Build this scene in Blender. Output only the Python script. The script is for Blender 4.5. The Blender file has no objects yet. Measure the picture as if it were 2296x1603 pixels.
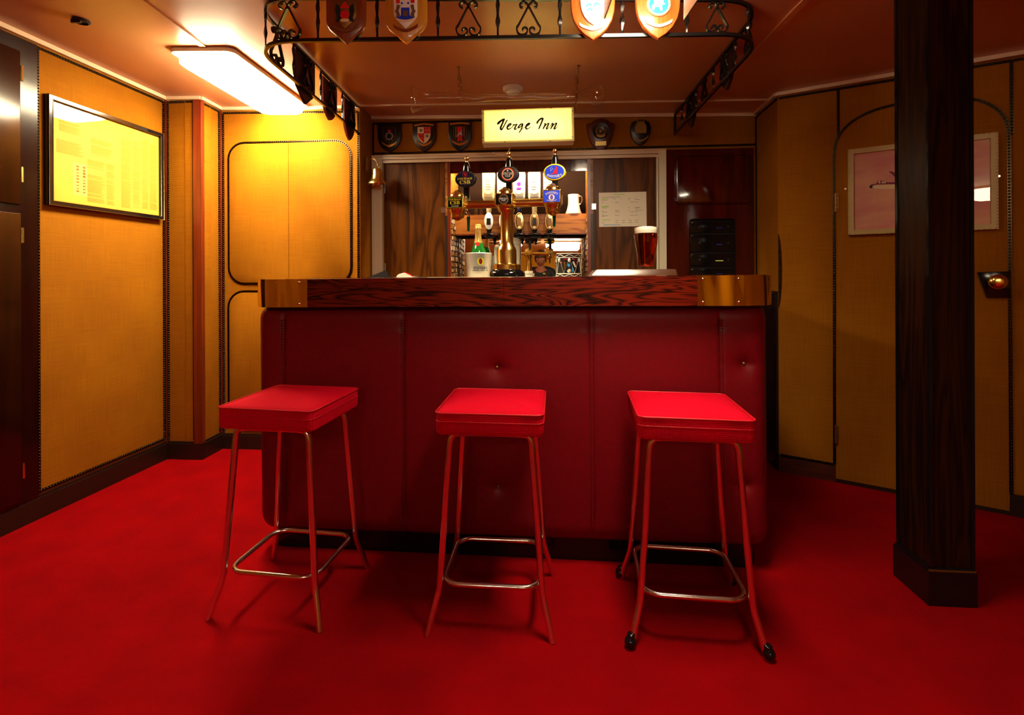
import bpy, bmesh, math, random
from mathutils import Matrix, Vector
random.seed(7)
S = bpy.context.scene
COL = S.collection
PI = math.pi
# ------------------------------------------------------------------ camera, world, exposure
F, CX, CY, CAMZ = 1130.0, 1148.0, 616.0, 1.155
ROLL = 0.004
RV = Vector((math.cos(ROLL), 0, -math.sin(ROLL)))
UV = Vector((math.sin(ROLL), 0, math.cos(ROLL)))
FV = Vector((0, 1, 0))
CAM = Vector((0, 0, CAMZ))
cd = bpy.data.cameras.new('camera')
cam = bpy.data.objects.new('camera', cd)
COL.objects.link(cam)
cd.sensor_width = 36
cd.lens = F * 36 / 2296
cd.shift_y = (CY - 801.5) / 2296
cd.clip_start = 0.02
m = Matrix.Identity(4)
for i in range(3):
    m[i][0], m[i][1], m[i][2], m[i][3] = RV[i], UV[i], -FV[i], CAM[i]
cam.matrix_world = m
S.camera = cam
w = bpy.data.worlds.new('world')
S.world = w
w.use_nodes = True
w.node_tree.nodes['Background'].inputs[0].default_value = (0.02, 0.012, 0.008, 1)
w.node_tree.nodes['Background'].inputs[1].default_value = 0.2
S.view_settings.view_transform = 'Standard'
S.view_settings.look = 'None'
S.view_settings.exposure = 0.0
S.view_settings.gamma = 1
S.view_settings.use_curve_mapping = False
try:
    S.cycles.use_denoising = True
    S.cycles.max_bounces = 10
    S.cycles.sample_clamp_indirect = 6
    S.cycles.caustics_reflective = False
    S.cycles.caustics_refractive = False
except Exception:
    pass
LAMP_LEFT = 82.0       # emission of the fluorescent fittings
LAMP_FRONT = 80.0
LAMP_REAR = 40.0
LAMP_SHELF = 420.0
LAMP_SIGN = 110.0

# ------------------------------------------------------------------ pixel helpers (where a thing of the photo stands at a known depth)
def ray(px, py):
    return RV * ((px - CX) / F) + UV * ((CY - py) / F) + FV
def at(px, py, Y):
    return CAM + ray(px, py) * Y
def hitz(px, py, z):
    d = ray(px, py)
    return CAM + d * ((z - CAMZ) / d.z)
def hit(px, py, M, w=0.0):
    Mi = M.inverted()
    o = Mi @ CAM
    d = Mi.to_3x3() @ ray(px, py)
    p = o + d * ((w - o.y) / d.y)
    return p.x, p.z
def frame(x, y, ex, ey, z=0.0):
    l = math.hypot(ex, ey)
    ex, ey = ex / l, ey / l
    return Matrix(((ex, -ey, 0, x), (ey, ex, 0, y), (0, 0, 1, z), (0, 0, 0, 1)))
def T(x, y, z):
    return Matrix.Translation((x, y, z))
def RZ(a): return Matrix.Rotation(a, 4, 'Z')
def RX(a): return Matrix.Rotation(a, 4, 'X')
def RY(a): return Matrix.Rotation(a, 4, 'Y')
def zc(X):            # the ceiling falls a little towards the right
    return 2.245 - 0.02 * X

# ------------------------------------------------------------------ mesh builder
def catmull(pts, n=6, closed=False):
    pts = [tuple(p) for p in pts]
    out = []
    N = len(pts)
    rng = range(N) if closed else range(N - 1)
    for i in rng:
        if closed:
            p0, p1, p2, p3 = pts[i - 1], pts[i], pts[(i + 1) % N], pts[(i + 2) % N]
        else:
            p0, p1, p2, p3 = pts[max(i - 1, 0)], pts[i], pts[i + 1], pts[min(i + 2, N - 1)]
        for k in range(n):
            t = k / n
            out.append(tuple(0.5 * (2 * b + (c - a) * t + (2 * a - 5 * b + 4 * c - d) * t * t + (3 * b - a - 3 * c + d) * t ** 3)
                             for a, b, c, d in zip(p0, p1, p2, p3)))
    if not closed:
        out.append(pts[-1])
    return out
def rrect(w, d, r, n=5):
    o = []
    for cx, cy, a0 in ((w / 2 - r, d / 2 - r, 0), (-w / 2 + r, d / 2 - r, 90), (-w / 2 + r, -d / 2 + r, 180), (w / 2 - r, -d / 2 + r, 270)):
        for k in range(n + 1):
            a = math.radians(a0 + 90 * k / n)
            o.append((cx + r * math.cos(a), cy + r * math.sin(a)))
    return o
def ell(a, b, n=32):
    return [(a * math.cos(2 * PI * k / n), b * math.sin(2 * PI * k / n)) for k in range(n)]
def inset(o, d):
    n = len(o)
    area = sum(o[i][0] * o[(i + 1) % n][1] - o[(i + 1) % n][0] * o[i][1] for i in range(n))
    s = 1 if area > 0 else -1
    res = []
    for i in range(n):
        p, q, r = Vector(o[i - 1]), Vector(o[i]), Vector(o[(i + 1) % n])
        a, b = (q - p), (r - q)
        if a.length < 1e-9: a = b
        if b.length < 1e-9: b = a
        a, b = a.normalized(), b.normalized()
        na, nb = Vector((-a.y, a.x)) * s, Vector((-b.y, b.x)) * s
        k = na + nb
        l = k.length
        k = k / l if l > 1e-6 else na
        res.append(tuple(q + k * min(d / max(0.35, k.dot(na)), d * 2)))
    return res
class MB:
    def __init__(s):
        s.v, s.f = [], []
    def add(s, v, f, M=None):
        b = len(s.v)
        s.v += [tuple(M @ Vector(p)) if M else tuple(p) for p in v]
        s.f += [tuple(i + b for i in q) for q in f]
        return s
    def box(s, x0, x1, y0, y1, z0, z1, M=None):
        v = [(x, y, z) for z in (z0, z1) for y in (y0, y1) for x in (x0, x1)]
        return s.add(v, [(0, 2, 3, 1), (4, 5, 7, 6), (0, 1, 5, 4), (2, 6, 7, 3), (0, 4, 6, 2), (1, 3, 7, 5)], M)
    def loops(s, L, M=None, cap=True, closed=True, wrap=False):
        n = len(L[0])
        v = [p for l in L for p in l]
        f = []
        for i in range(len(L) - (0 if wrap else 1)):
            a, b = i * n, ((i + 1) % len(L)) * n
            for k in range(n if closed else n - 1):
                k2 = (k + 1) % n
                f.append((a + k, a + k2, b + k2, b + k))
        if cap and not wrap:
            f.append(tuple(range(n))[::-1])
            f.append(tuple(range((len(L) - 1) * n, len(L) * n)))
        return s.add(v, f, M)
    def rbox(s, cx, cy, z0, z1, w, d, r=.01, b=.004, M=None, n=4):
        b = min(b, (z1 - z0) / 2.01)
        L = []
        for k in range(n + 1):
            a = PI / 2 * k / n
            o = rrect(w - 2 * b * (1 - math.sin(a)), d - 2 * b * (1 - math.sin(a)), max(r - b * (1 - math.sin(a)), .0005))
            L.append([(cx + x, cy + y, z0 + b * (1 - math.cos(a))) for x, y in o])
        for k in range(n + 1):
            a = PI / 2 * (1 - k / n)
            o = rrect(w - 2 * b * (1 - math.sin(a)), d - 2 * b * (1 - math.sin(a)), max(r - b * (1 - math.sin(a)), .0005))
            L.append([(cx + x, cy + y, z1 - b * (1 - math.cos(a))) for x, y in o])
        return s.loops(L, M)
    def lathe(s, prof, n=24, M=None, cap=True):
        L = [[(max(r, 1e-5) * math.cos(2 * PI * k / n), max(r, 1e-5) * math.sin(2 * PI * k / n), z) for k in range(n)] for r, z in prof]
        return s.loops(L, M, cap)
    def plate(s, o, y0, y1, bev=0.0, M=None):      # outline in x,z; front face at y0 (nearest the viewer), back at y1
        L = [[(x, y1, z) for x, z in o]]
        if bev:
            L.append([(x, y0 + bev, z) for x, z in o])
            o2 = inset(o, bev * .35); L.append([(x, y0 + bev * .3, z) for x, z in o2])
            o3 = inset(o, bev); L.append([(x, y0, z) for x, z in o3])
        else:
            L.append([(x, y0, z) for x, z in o])
        return s.loops(L, M)
    def tube(s, path, r=.01, n=8, closed=False, M=None, twist=0.0, flat=1.0, cap=True):
        P = [Vector(p) for p in path]
        N = len(P)
        R = list(r) if isinstance(r, (list, tuple)) else [r] * N
        L = []
        up = None
        for i in range(N):
            if closed: t = P[(i + 1) % N] - P[i - 1]
            else: t = P[min(i + 1, N - 1)] - P[max(i - 1, 0)]
            t.normalize()
            if up is None:
                up = Vector((0, 0, 1)) if abs(t.z) < .9 else Vector((0, 1, 0))
            a = (up - t * up.dot(t))
            if a.length < 1e-5: a = t.orthogonal()
            a.normalize(); up = a
            b = t.cross(a)
            tw = twist * i / max(1, N - 1)
            L.append([tuple(P[i] + (a * math.cos(2 * PI * k / n + tw) * flat + b * math.sin(2 * PI * k / n + tw)) * R[i]) for k in range(n)])
        return s.loops(L, M, cap=cap, wrap=closed)
    def ribbon(s, path, ht, dp, M=None):           # flat bar bent in the x,z plane, dp deep along y
        P = [Vector((p[0], p[1])) for p in path]
        N = len(P)
        L = []
        for i in range(N):
            t = (P[min(i + 1, N - 1)] - P[max(i - 1, 0)]).normalized()
            nn = Vector((-t.y, t.x)) * ht
            a, b = P[i] + nn, P[i] - nn
            L.append([(a.x, -dp / 2, a.y), (a.x, dp / 2, a.y), (b.x, dp / 2, b.y), (b.x, -dp / 2, b.y)])
        return s.loops(L, M)
    def ball(s, c, r, n=12, m=8, M=None, sc=(1, 1, 1)):
        L = []
        for j in range(m + 1):
            a = -PI / 2 + PI * j / m
            rr = max(math.cos(a), 1e-3)
            L.append([(c[0] + r * sc[0] * rr * math.cos(2 * PI * k / n), c[1] + r * sc[1] * rr * math.sin(2 * PI * k / n), c[2] + r * sc[2] * math.sin(a)) for k in range(n)])
        return s.loops(L, M)
    def stroke(s, pts, M=None, y=0.0, th=.0006, sc=1.0):   # pts (x, z, width): brush stroke lying in the x,z plane
        P = catmull(pts, 7)
        L = []
        for i in range(len(P)):
            t = Vector((P[min(i + 1, len(P) - 1)][0] - P[max(i - 1, 0)][0], P[min(i + 1, len(P) - 1)][1] - P[max(i - 1, 0)][1]))
            if t.length < 1e-9: t = Vector((1, 0))
            t.normalize()
            h = P[i][2] / 2
            L.append([(P[i][0] - t.y * h, y, P[i][1] + t.x * h), (P[i][0] + t.y * h, y, P[i][1] - t.x * h)])
        v = [p for l in L for p in l]
        s.add(v, [(2 * i, 2 * i + 1, 2 * i + 3, 2 * i + 2) for i in range(len(L) - 1)], M)
        for q in (P[0], P[-1]) + tuple(P[::4]):
            s.add([(q[0] + q[2] / 2 * math.cos(2 * PI * k / 14), y, q[1] + q[2] / 2 * math.sin(2 * PI * k / 14)) for k in range(14)], [tuple(range(14))], M)
        return s
def obj(name, mb, mat, parent=None, M=None, label=None, smooth=38):
    me = bpy.data.meshes.new(name)
    me.from_pydata(mb.v, [], mb.f)
    me.validate()
    bm = bmesh.new(); bm.from_mesh(me)
    bmesh.ops.recalc_face_normals(bm, faces=bm.faces)
    bm.to_mesh(me); bm.free()
    if smooth:
        for p in me.polygons: p.use_smooth = True
        me.set_sharp_from_angle(angle=math.radians(smooth))
    me.materials.append(mat)
    o = bpy.data.objects.new(name, me)
    COL.objects.link(o)
    if parent is not None: o.parent = parent
    if M is not None:
        if parent is not None: o.matrix_local = M
        else: o.matrix_world = M
    if label: o['label'] = label
    return o
def thing(name, label, cat, M=None, group=None):
    o = bpy.data.objects.new(name, None)
    o.empty_display_size = .05
    COL.objects.link(o)
    if M is not None: o.matrix_world = M
    return tag(o, label, cat, group)
def tag(o, label, cat, group=None):
    o['label'] = label; o['category'] = cat
    if group: o['group'] = group
    return o
def struct(name, mb, mat, M=None, parent=None, smooth=38):
    o = obj(name, mb, mat, parent, M, smooth=smooth)
    if parent is None: o['kind'] = 'structure'
    return o
def copy_tree(o, parent=None):
    c = o.copy(); COL.objects.link(c); c.parent = parent
    if parent is not None: c.matrix_parent_inverse = o.matrix_parent_inverse.copy()
    for ch in [x for x in bpy.data.objects if x.parent == o]:
        copy_tree(ch, c)
    return c
# ---- lettering
BOLD = {**{chr(65 + i): chr(0x1D400 + i) for i in range(26)}}
def glyphs(txt, bold=True):
    cu = bpy.data.curves.new('lettering', 'FONT')
    cu.body = ''.join(BOLD.get(c, c) if bold else c for c in txt)
    cu.resolution_u = 4
    o = bpy.data.objects.new('lettering', cu)
    COL.objects.link(o)
    dg = bpy.context.evaluated_depsgraph_get(); dg.update()
    me = bpy.data.meshes.new_from_object(o.evaluated_get(dg))
    v = [tuple(p.co) for p in me.vertices]; f = [tuple(p.vertices) for p in me.polygons]
    bpy.data.objects.remove(o); bpy.data.curves.remove(cu); bpy.data.meshes.remove(me)
    return v, f
def letters(mb, txt, cx, cz, w, h, y, bold=True, M=None, arc=0.0):
    v, f = glyphs(txt, bold)
    if not v: return mb
    x0, x1 = min(p[0] for p in v), max(p[0] for p in v)
    z0, z1 = min(p[1] for p in v), max(p[1] for p in v)
    out = []
    for p in v:
        a = (p[0] - x0) / (x1 - x0) - .5
        b = (p[1] - z0) / (z1 - z0) - .5
        if arc:
            R = w / abs(arc); th = a * abs(arc)
            sg = 1 if arc > 0 else -1
            rr = R + sg * b * h
            out.append((cx + rr * math.sin(th), y, cz + sg * (rr * math.cos(th) - R)))
        else:
            out.append((cx + a * w, y, cz + b * h))
    return mb.add(out, f, M)

# ------------------------------------------------------------------ materials
def mat(name, col, rough=.5, metal=0.0, coat=0.0, kind=None, col2=None, scale=(1, 1, 1), ns=5.0, dist=0.0, detail=4.0, ramp=(.35, .7), bump=0.0, bscale=None, emis=None, estr=0.0, trans=0.0, ior=1.45, alpha=1.0, spec=.5, sheen=0.0):
    m = bpy.data.materials.new(name)
    m.use_nodes = True
    nt = m.node_tree; N = nt.nodes; L = nt.links
    b = N['Principled BSDF']
    I = b.inputs
    I['Base Color'].default_value = (*col, 1)
    I['Roughness'].default_value = rough
    I['Metallic'].default_value = metal
    I['Coat Weight'].default_value = coat
    I['Coat Roughness'].default_value = .06
    I['IOR'].default_value = ior
    I['Specular IOR Level'].default_value = spec
    I['Transmission Weight'].default_value = trans
    I['Sheen Weight'].default_value = sheen
    if emis:
        I['Emission Color'].default_value = (*emis, 1); I['Emission Strength'].default_value = estr
    if kind:
        tc = N.new('ShaderNodeTexCoord'); mp = N.new('ShaderNodeMapping')
        L.new(tc.outputs['Object'], mp.inputs[0]); mp.inputs['Scale'].default_value = scale
        rp = N.new('ShaderNodeValToRGB')
        if kind == 'noise':
            t = N.new('ShaderNodeTexNoise'); t.inputs['Scale'].default_value = ns; t.inputs['Detail'].default_value = detail
            t.inputs['Distortion'].default_value = dist
            L.new(mp.outputs[0], t.inputs['Vector']); out = t.outputs['Fac']
        elif kind == 'wood':
            n1 = N.new('ShaderNodeTexNoise'); n1.inputs['Scale'].default_value = ns; n1.inputs['Detail'].default_value = 2; n1.inputs['Distortion'].default_value = dist
            L.new(mp.outputs[0], n1.inputs['Vector'])
            mu = N.new('ShaderNodeMath'); mu.operation = 'MULTIPLY'; mu.inputs[1].default_value = detail
            L.new(n1.outputs['Fac'], mu.inputs[0])
            fr = N.new('ShaderNodeMath'); fr.operation = 'PINGPONG'; fr.inputs[1].default_value = 1.0
            L.new(mu.outputs[0], fr.inputs[0])
            n2 = N.new('ShaderNodeTexNoise'); n2.inputs['Scale'].default_value = ns * 7; n2.inputs['Detail'].default_value = 4
            L.new(mp.outputs[0], n2.inputs['Vector'])
            mx = N.new('ShaderNodeMath'); mx.operation = 'MULTIPLY_ADD'; mx.inputs[1].default_value = .65
            L.new(fr.outputs[0], mx.inputs[0])
            m2 = N.new('ShaderNodeMath'); m2.operation = 'MULTIPLY'; m2.inputs[1].default_value = .4
            L.new(n2.outputs['Fac'], m2.inputs[0]); L.new(m2.outputs[0], mx.inputs[2])
            out = mx.outputs[0]
        elif kind == 'weave':
            w1 = N.new('ShaderNodeTexWave'); w1.bands_direction = 'X'; w1.inputs['Scale'].default_value = ns; w1.inputs['Distortion'].default_value = .6
            w2 = N.new('ShaderNodeTexWave'); w2.bands_direction = 'Z'; w2.inputs['Scale'].default_value = ns; w2.inputs['Distortion'].default_value = .6
            n1 = N.new('ShaderNodeTexNoise'); n1.inputs['Scale'].default_value = ns * .05; n1.inputs['Detail'].default_value = 6
            for q in (w1, n1): L.new(mp.outputs[0], q.inputs['Vector'])
            sx = N.new('ShaderNodeSeparateXYZ'); L.new(mp.outputs[0], sx.inputs[0])
            ay = N.new('ShaderNodeMath'); ay.operation = 'ADD'; L.new(sx.outputs[1], ay.inputs[0]); L.new(sx.outputs[2], ay.inputs[1])
            cz_ = N.new('ShaderNodeCombineXYZ'); L.new(ay.outputs[0], cz_.inputs[2]); L.new(cz_.outputs[0], w2.inputs['Vector'])
            a1 = N.new('ShaderNodeMath'); a1.operation = 'ADD'; L.new(w1.outputs['Fac'], a1.inputs[0]); L.new(w2.outputs['Fac'], a1.inputs[1])
            a2 = N.new('ShaderNodeMath'); a2.operation = 'MULTIPLY_ADD'; a2.inputs[1].default_value = .2
            L.new(a1.outputs[0], a2.inputs[0])
            a3 = N.new('ShaderNodeMath'); a3.operation = 'MULTIPLY'; a3.inputs[1].default_value = .6
            L.new(n1.outputs['Fac'], a3.inputs[0]); L.new(a3.outputs[0], a2.inputs[2])
            out = a2.outputs[0]
        elif kind == 'slub':
            outs = []
            for sc3 in ((6, 6, 320), (320, 320, 6), (3, 3, 3)):
                m3 = N.new('ShaderNodeMapping'); m3.inputs['Scale'].default_value = sc3; L.new(tc.outputs['Object'], m3.inputs[0])
                n3 = N.new('ShaderNodeTexNoise'); n3.inputs['Scale'].default_value = ns; n3.inputs['Detail'].default_value = 3; L.new(m3.outputs[0], n3.inputs['Vector']); outs.append(n3.outputs['Fac'])
            a1 = N.new('ShaderNodeMath'); a1.operation = 'ADD'; L.new(outs[0], a1.inputs[0]); L.new(outs[1], a1.inputs[1])
            a2 = N.new('ShaderNodeMath'); a2.operation = 'ADD'; L.new(a1.outputs[0], a2.inputs[0]); L.new(outs[2], a2.inputs[1])
            a3 = N.new('ShaderNodeMath'); a3.operation = 'MULTIPLY'; a3.inputs[1].default_value = .3333; L.new(a2.outputs[0], a3.inputs[0])
            out = a3.outputs[0]
        L.new(out, rp.inputs[0])
        rp.color_ramp.elements[0].position = ramp[0]; rp.color_ramp.elements[1].position = ramp[1]
        rp.color_ramp.elements[0].color = (*(col2 or col), 1); rp.color_ramp.elements[1].color = (*col, 1)
        L.new(rp.outputs[0], I['Base Color'])
        if bump:
            bp = N.new('ShaderNodeBump'); bp.inputs['Strength'].default_value = bump; bp.inputs['Distance'].default_value = .003
            if bscale:
                tb = N.new('ShaderNodeTexNoise'); tb.inputs['Scale'].default_value = bscale; tb.inputs['Detail'].default_value = 3
                L.new(tc.outputs['Object'], tb.inputs['Vector']); L.new(tb.outputs['Fac'], bp.inputs['Height'])
            else: L.new(out, bp.inputs['Height'])
            L.new(bp.outputs[0], I['Normal'])
    return m
def glass_sheet(name, tint=(1, 1, 1), rough=.0, ior=1.5):
    m = bpy.data.materials.new(name); m.use_nodes = True
    nt = m.node_tree; N = nt.nodes; L = nt.links
    N.remove(N['Principled BSDF'])
    tr = N.new('ShaderNodeBsdfTransparent'); tr.inputs[0].default_value = (*tint, 1)
    gl = N.new('ShaderNodeBsdfGlossy'); gl.inputs['Roughness'].default_value = rough
    fr = N.new('ShaderNodeFresnel')
    ge = N.new('ShaderNodeNewGeometry'); mr = N.new('ShaderNodeMapRange')
    mr.inputs[3].default_value = ior; mr.inputs[4].default_value = 1 / ior
    L.new(ge.outputs['Backfacing'], mr.inputs[0]); L.new(mr.outputs[0], fr.inputs[0])
    mx = N.new('ShaderNodeMixShader')
    L.new(fr.outputs[0], mx.inputs[0]); L.new(tr.outputs[0], mx.inputs[1]); L.new(gl.outputs[0], mx.inputs[2])
    L.new(mx.outputs[0], N['Material Output'].inputs[0])
    return m
def translucent(name, col, mixd=.4):
    m = bpy.data.materials.new(name); m.use_nodes = True
    nt = m.node_tree; N = nt.nodes; L = nt.links
    N.remove(N['Principled BSDF'])
    a = N.new('ShaderNodeBsdfTranslucent'); a.inputs[0].default_value = (*col, 1)
    d = N.new('ShaderNodeBsdfDiffuse'); d.inputs[0].default_value = (*col, 1)
    mx = N.new('ShaderNodeMixShader'); mx.inputs[0].default_value = mixd
    L.new(a.outputs[0], mx.inputs[1]); L.new(d.outputs[0], mx.inputs[2])
    L.new(mx.outputs[0], N['Material Output'].inputs[0])
    return m
FAB = (.36, .130, .002); FAB2 = (.26, .084, .0015)
M_fab = mat('mustard wall fabric', FAB, .85, kind='slub', col2=FAB2, ns=1.0, ramp=(.38, .60), bump=.22, spec=.15)
M_fabR = mat('brightened wall fabric', (.72, .36, .02), .85, kind='slub', col2=(.60, .27, .012), ns=1.0, ramp=(.38, .60), bump=.2, spec=.15)  # wall fabric lightened for the rear: missing light is put into its colour
M_carpet = mat('red carpet', (.35, .0009, .0025), .95, kind='noise', col2=(.25, .0008, .003), scale=(1, 1, 1), ns=5, detail=14, ramp=(.25, .75), bump=.5, bscale=500, spec=.05)
M_ceil = mat('glossy cream ceiling paint', (.62, .27, .125), .32, kind='noise', col2=(.58, .245, .11), ns=2, spec=.5)
M_cream = mat('cream trim paint', (.80, .62, .42), .35)
M_white = mat('white frame paint', (.84, .78, .55), .35)
M_leather = mat('crimson leatherette', (.205, .0012, .008), .42, kind='noise', col2=(.175, .002, .006), ns=60, bump=.04, bscale=260, spec=.32)
M_stitch = mat('dark red thread', (.05, .0006, .002), .6)
M_seat = mat('red seat cloth', (.72, .002, .022), .85, kind='weave', col2=(.36, .001, .008), ns=52, ramp=(.25, .65), bump=.5, spec=.08)
M_pipe = mat('red seat piping', (.60, .004, .012), .5)
M_rose = mat('rosewood edge', (.145, .009, .002), .27, kind='wood', col2=(.006, .001, .0004), scale=(1.2, 3, 11), ns=1.5, dist=1.1, detail=22, ramp=(.18, .66), spec=.3)
M_teak = mat('teak door veneer', (.15, .042, .003), .36, kind='wood', col2=(.035, .008, .001), scale=(7, 3, .9), ns=1.2, dist=1.2, detail=7, ramp=(.1, .8), spec=.18)
M_mahog = mat('glossy mahogany', (.095, .006, .003), .1, kind='noise', col2=(.03, .002, .0015), scale=(9, 9, 1), ns=2, ramp=(.3, .7), coat=.6, bump=.05, bscale=40)
M_darkw = mat('dark stained wood', (.030, .008, .0025), .3, kind='wood', col2=(.008, .003, .002), scale=(14, 14, .8), ns=1.5, dist=.6, detail=9, ramp=(.2, .8), spec=.15)
M_cupb = mat('dark cupboard wood', (.018, .003, .0015), .17, kind='noise', col2=(.009, .0015, .001), scale=(12, 12, 1), ns=2, spec=.4)
M_strip = mat('red mahogany strip', (.22, .03, .006), .3, kind='noise', col2=(.12, .015, .004), scale=(20, 20, 1), ns=2)
M_base = mat('black brown baseboard', (.018, .007, .004), .4)
M_basebr = mat('brown baseboard', (.10, .02, .008), .4, kind='noise', col2=(.05, .01, .005), scale=(2, 2, 20), ns=3)
M_orangew = mat('orange shelf wood', (.42, .15, .02), .4, kind='wood', col2=(.24, .07, .01), scale=(1.2, 3, 10), ns=2, dist=.5, detail=6)
M_bead = mat('dark bronze studs', (.045, .028, .014), .26, metal=1)
M_brass = mat('polished brass', (.98, .78, .22), .2, metal=1)
M_brass2 = mat('mirror polished brass', (.98, .76, .18), .08, metal=1)
M_gold = mat('gold plated brass', (.98, .80, .26), .2, metal=1)
M_copper = mat('red copper band', (.55, .05, .02), .25, metal=1)
M_steel = mat('stainless steel', (.80, .78, .72), .2, metal=1)
M_chrome = mat('chrome tube', (.86, .82, .78), .18, metal=1)
M_iron = mat('black wrought iron', (.006, .006, .006), .22, spec=.6)
M_black = mat('black gloss plastic', (.006, .006, .007), .12)
M_blackm = mat('black satin', (.010, .010, .011), .5)
M_ink = mat('black ink', (.004, .004, .004), .6)
M_navy = mat('navy print', (.008, .010, .05), .3)
M_blue = mat('royal blue print', (.01, .05, .75), .3)
M_sky = mat('sky blue print', (.02, .35, .9), .4)
M_yellow = mat('yellow print', (.92, .80, .02), .35)
M_red = mat('red print', (.75, .01, .015), .35)
M_whitep = mat('white print', (.88, .86, .80), .4)
M_creamp = mat('cream print', (.85, .68, .38), .45)
M_green = mat('dark green plastic', (.005, .085, .05), .2)
M_silver = mat('grey emblem', (.45, .46, .45), .4, metal=.4)
M_plaqueD = mat('dark plaque wood', (.035, .006, .004), .3, kind='noise', col2=(.015, .003, .003), scale=(20, 20, 2), ns=3)
M_plaqueB = mat('black plaque', (.006, .006, .008), .3)
M_plaqueR = mat('red brown plaque wood', (.13, .018, .006), .3, kind='noise', col2=(.07, .01, .004), scale=(20, 20, 2), ns=3)
M_plaqueM = mat('mid brown plaque wood', (.30, .065, .01), .3, kind='noise', col2=(.18, .035, .006), scale=(25, 25, 2), ns=3, coat=.2)
M_plaqueY = mat('golden plaque wood', (.72, .33, .03), .28, kind='noise', col2=(.55, .22, .015), scale=(25, 25, 2), ns=3, coat=.2)
M_plaqueO = mat('orange plaque wood', (.70, .17, .03), .3, kind='noise', col2=(.52, .09, .012), scale=(25, 25, 2), ns=3, coat=.2)
M_bronze = mat('bronze relief', (.28, .13, .03), .4, metal=.8)
M_brownp = mat('brown print', (.18, .08, .03), .5)
M_glass = mat('clear glass', (1, 1, 1), .0, trans=1.0, ior=1.45)
M_pane = glass_sheet('glazing', (1, 1, 1))
M_thin = glass_sheet('thin clear glass', (.97, .96, .93), ior=1.6)
M_beer = mat('amber ale', (.55, .035, .002), .02, trans=1.0, ior=1.34)
M_foam = mat('beer foam', (.95, .90, .78), .7)
M_bottle = mat('green bottle glass', (.01, .16, .02), .06, coat=.5)
M_gfoil = mat('gold foil', (.85, .55, .16), .3, metal=.6)
M_frost = mat('frosted bottle glass', (.86, .84, .74), .15)
M_plast = mat('white plastic', (.82, .78, .68), .35)
M_tile1 = mat('brown mosaic', (.40, .17, .03), .35, kind='noise', col2=(.12, .04, .01), ns=60)
M_tile2 = mat('pale mosaic', (.75, .62, .45), .35)
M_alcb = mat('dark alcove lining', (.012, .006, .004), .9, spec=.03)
M_alu = mat('satin aluminium', (.90, .86, .80), .45, metal=.75)
M_paper = mat('notice paper', (.95, .86, .66), .6)
M_news = mat('aged newsprint', (.80, .52, .06), .7, kind='noise', col2=(.74, .46, .04), ns=3)
M_newsp = mat('pale newsprint', (.84, .62, .12), .7)
M_newsink = mat('faded newsprint ink', (.26, .12, .008), .8)
M_mirror = mat('mirror glass', (.92, .90, .86), .005, metal=1)
M_lamp = mat('lit lamp diffuser', (.9, .85, .7), .5, emis=(1, .83, .52), estr=LAMP_LEFT)
M_lampSide = mat('lit diffuser side', (.9, .85, .7), .5, emis=(1, .83, .52), estr=LAMP_LEFT * .5)
M_lampF = mat('lit ceiling diffuser', (.9, .85, .7), .5, emis=(1, .82, .58), estr=LAMP_FRONT)
M_lampR = mat('lit rear diffuser', (.9, .85, .7), .5, emis=(1, .84, .60), estr=LAMP_REAR)
M_lampS = mat('lit shelf tube', (.9, .85, .7), .5, emis=(1, .82, .50), estr=LAMP_SHELF)
M_tube = mat('lit sign tube', (.9, .85, .7), .5, emis=(1, .88, .45), estr=LAMP_SIGN)
M_signbox = mat('white sign box', (.88, .76, .56), .4)
M_signface = translucent('translucent sign acrylic', (.97, .92, .66), .25)
M_skin = mat('skin', (.55, .24, .13), .55)
M_hair = mat('brown hair', (.13, .075, .02), .6, kind='noise', col2=(.025, .012, .005), scale=(40, 8, 8), ns=4, bump=.6)
M_jacket = mat('black jacket', (.010, .013, .014), .7)
M_trouser = mat('dark trousers', (.02, .02, .03), .8)
M_skyprint = mat('pink sky print', (.80, .42, .24), .5, kind='noise', col2=(.72, .24, .22), scale=(1, 1, 3), ns=4, ramp=(.35, .65))
M_plum = mat('plum print', (.22, .012, .05), .5)
M_frameg = mat('cream gilt frame', (.55, .42, .14), .4)
M_leatherbr = mat('worn brown backing', (.05, .018, .01), .7, kind='noise', col2=(.02, .008, .005), ns=40, spec=.03)
M_dado = mat('black leather dado', (.008, .005, .005), .4)
M_hi = mat('highlighter green', (.45, .75, .08), .6)
M_led = mat('lit hi-fi display', (.1, .1, .05), .4, emis=(1, .8, .1), estr=.7)
M_ledb = mat('lit blue display', (.02, .02, .1), .4, emis=(.05, .15, .9), estr=.12)

# ------------------------------------------------------------------ the room's plan
A = hitz(90, 1159, 0); B = hitz(374, 1027, 0); C_ = hitz(452, 1029, 0); D = hitz(497, 1004, 0)
ML = frame(A.x, A.y, B.x - A.x, B.y - A.y)                  # left wall, u runs towards the back
eyaw = .08
E = Vector((0, 0, 0)); E.y = D.y - eyaw * .95; E.x = (808 - CX) / F * E.y
ME = frame(D.x, D.y, E.x - D.x, E.y - D.y)                  # cupboard wall at the back left
MB_ = frame(0, 3.45, 1, -eyaw)                              # back wall with the hatch
uBL = hit(835, 400, MB_)[0]; uBR = hit(1695, 400, MB_)[0]
BL = MB_ @ Vector((uBL, 0, 0)); BR = MB_ @ Vector((uBR, 0, 0))
G = Vector((1.564, 2.96, 0)); H = Vector((2.42, 2.38, 0))
MR = frame(G.x, G.y, H.x - G.x, H.y - G.y)                  # angled wall with the arched door
LN = ML @ Vector((-7.5, 0, 0))                              # left wall continues behind the camera
REAR = -5.0
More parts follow.
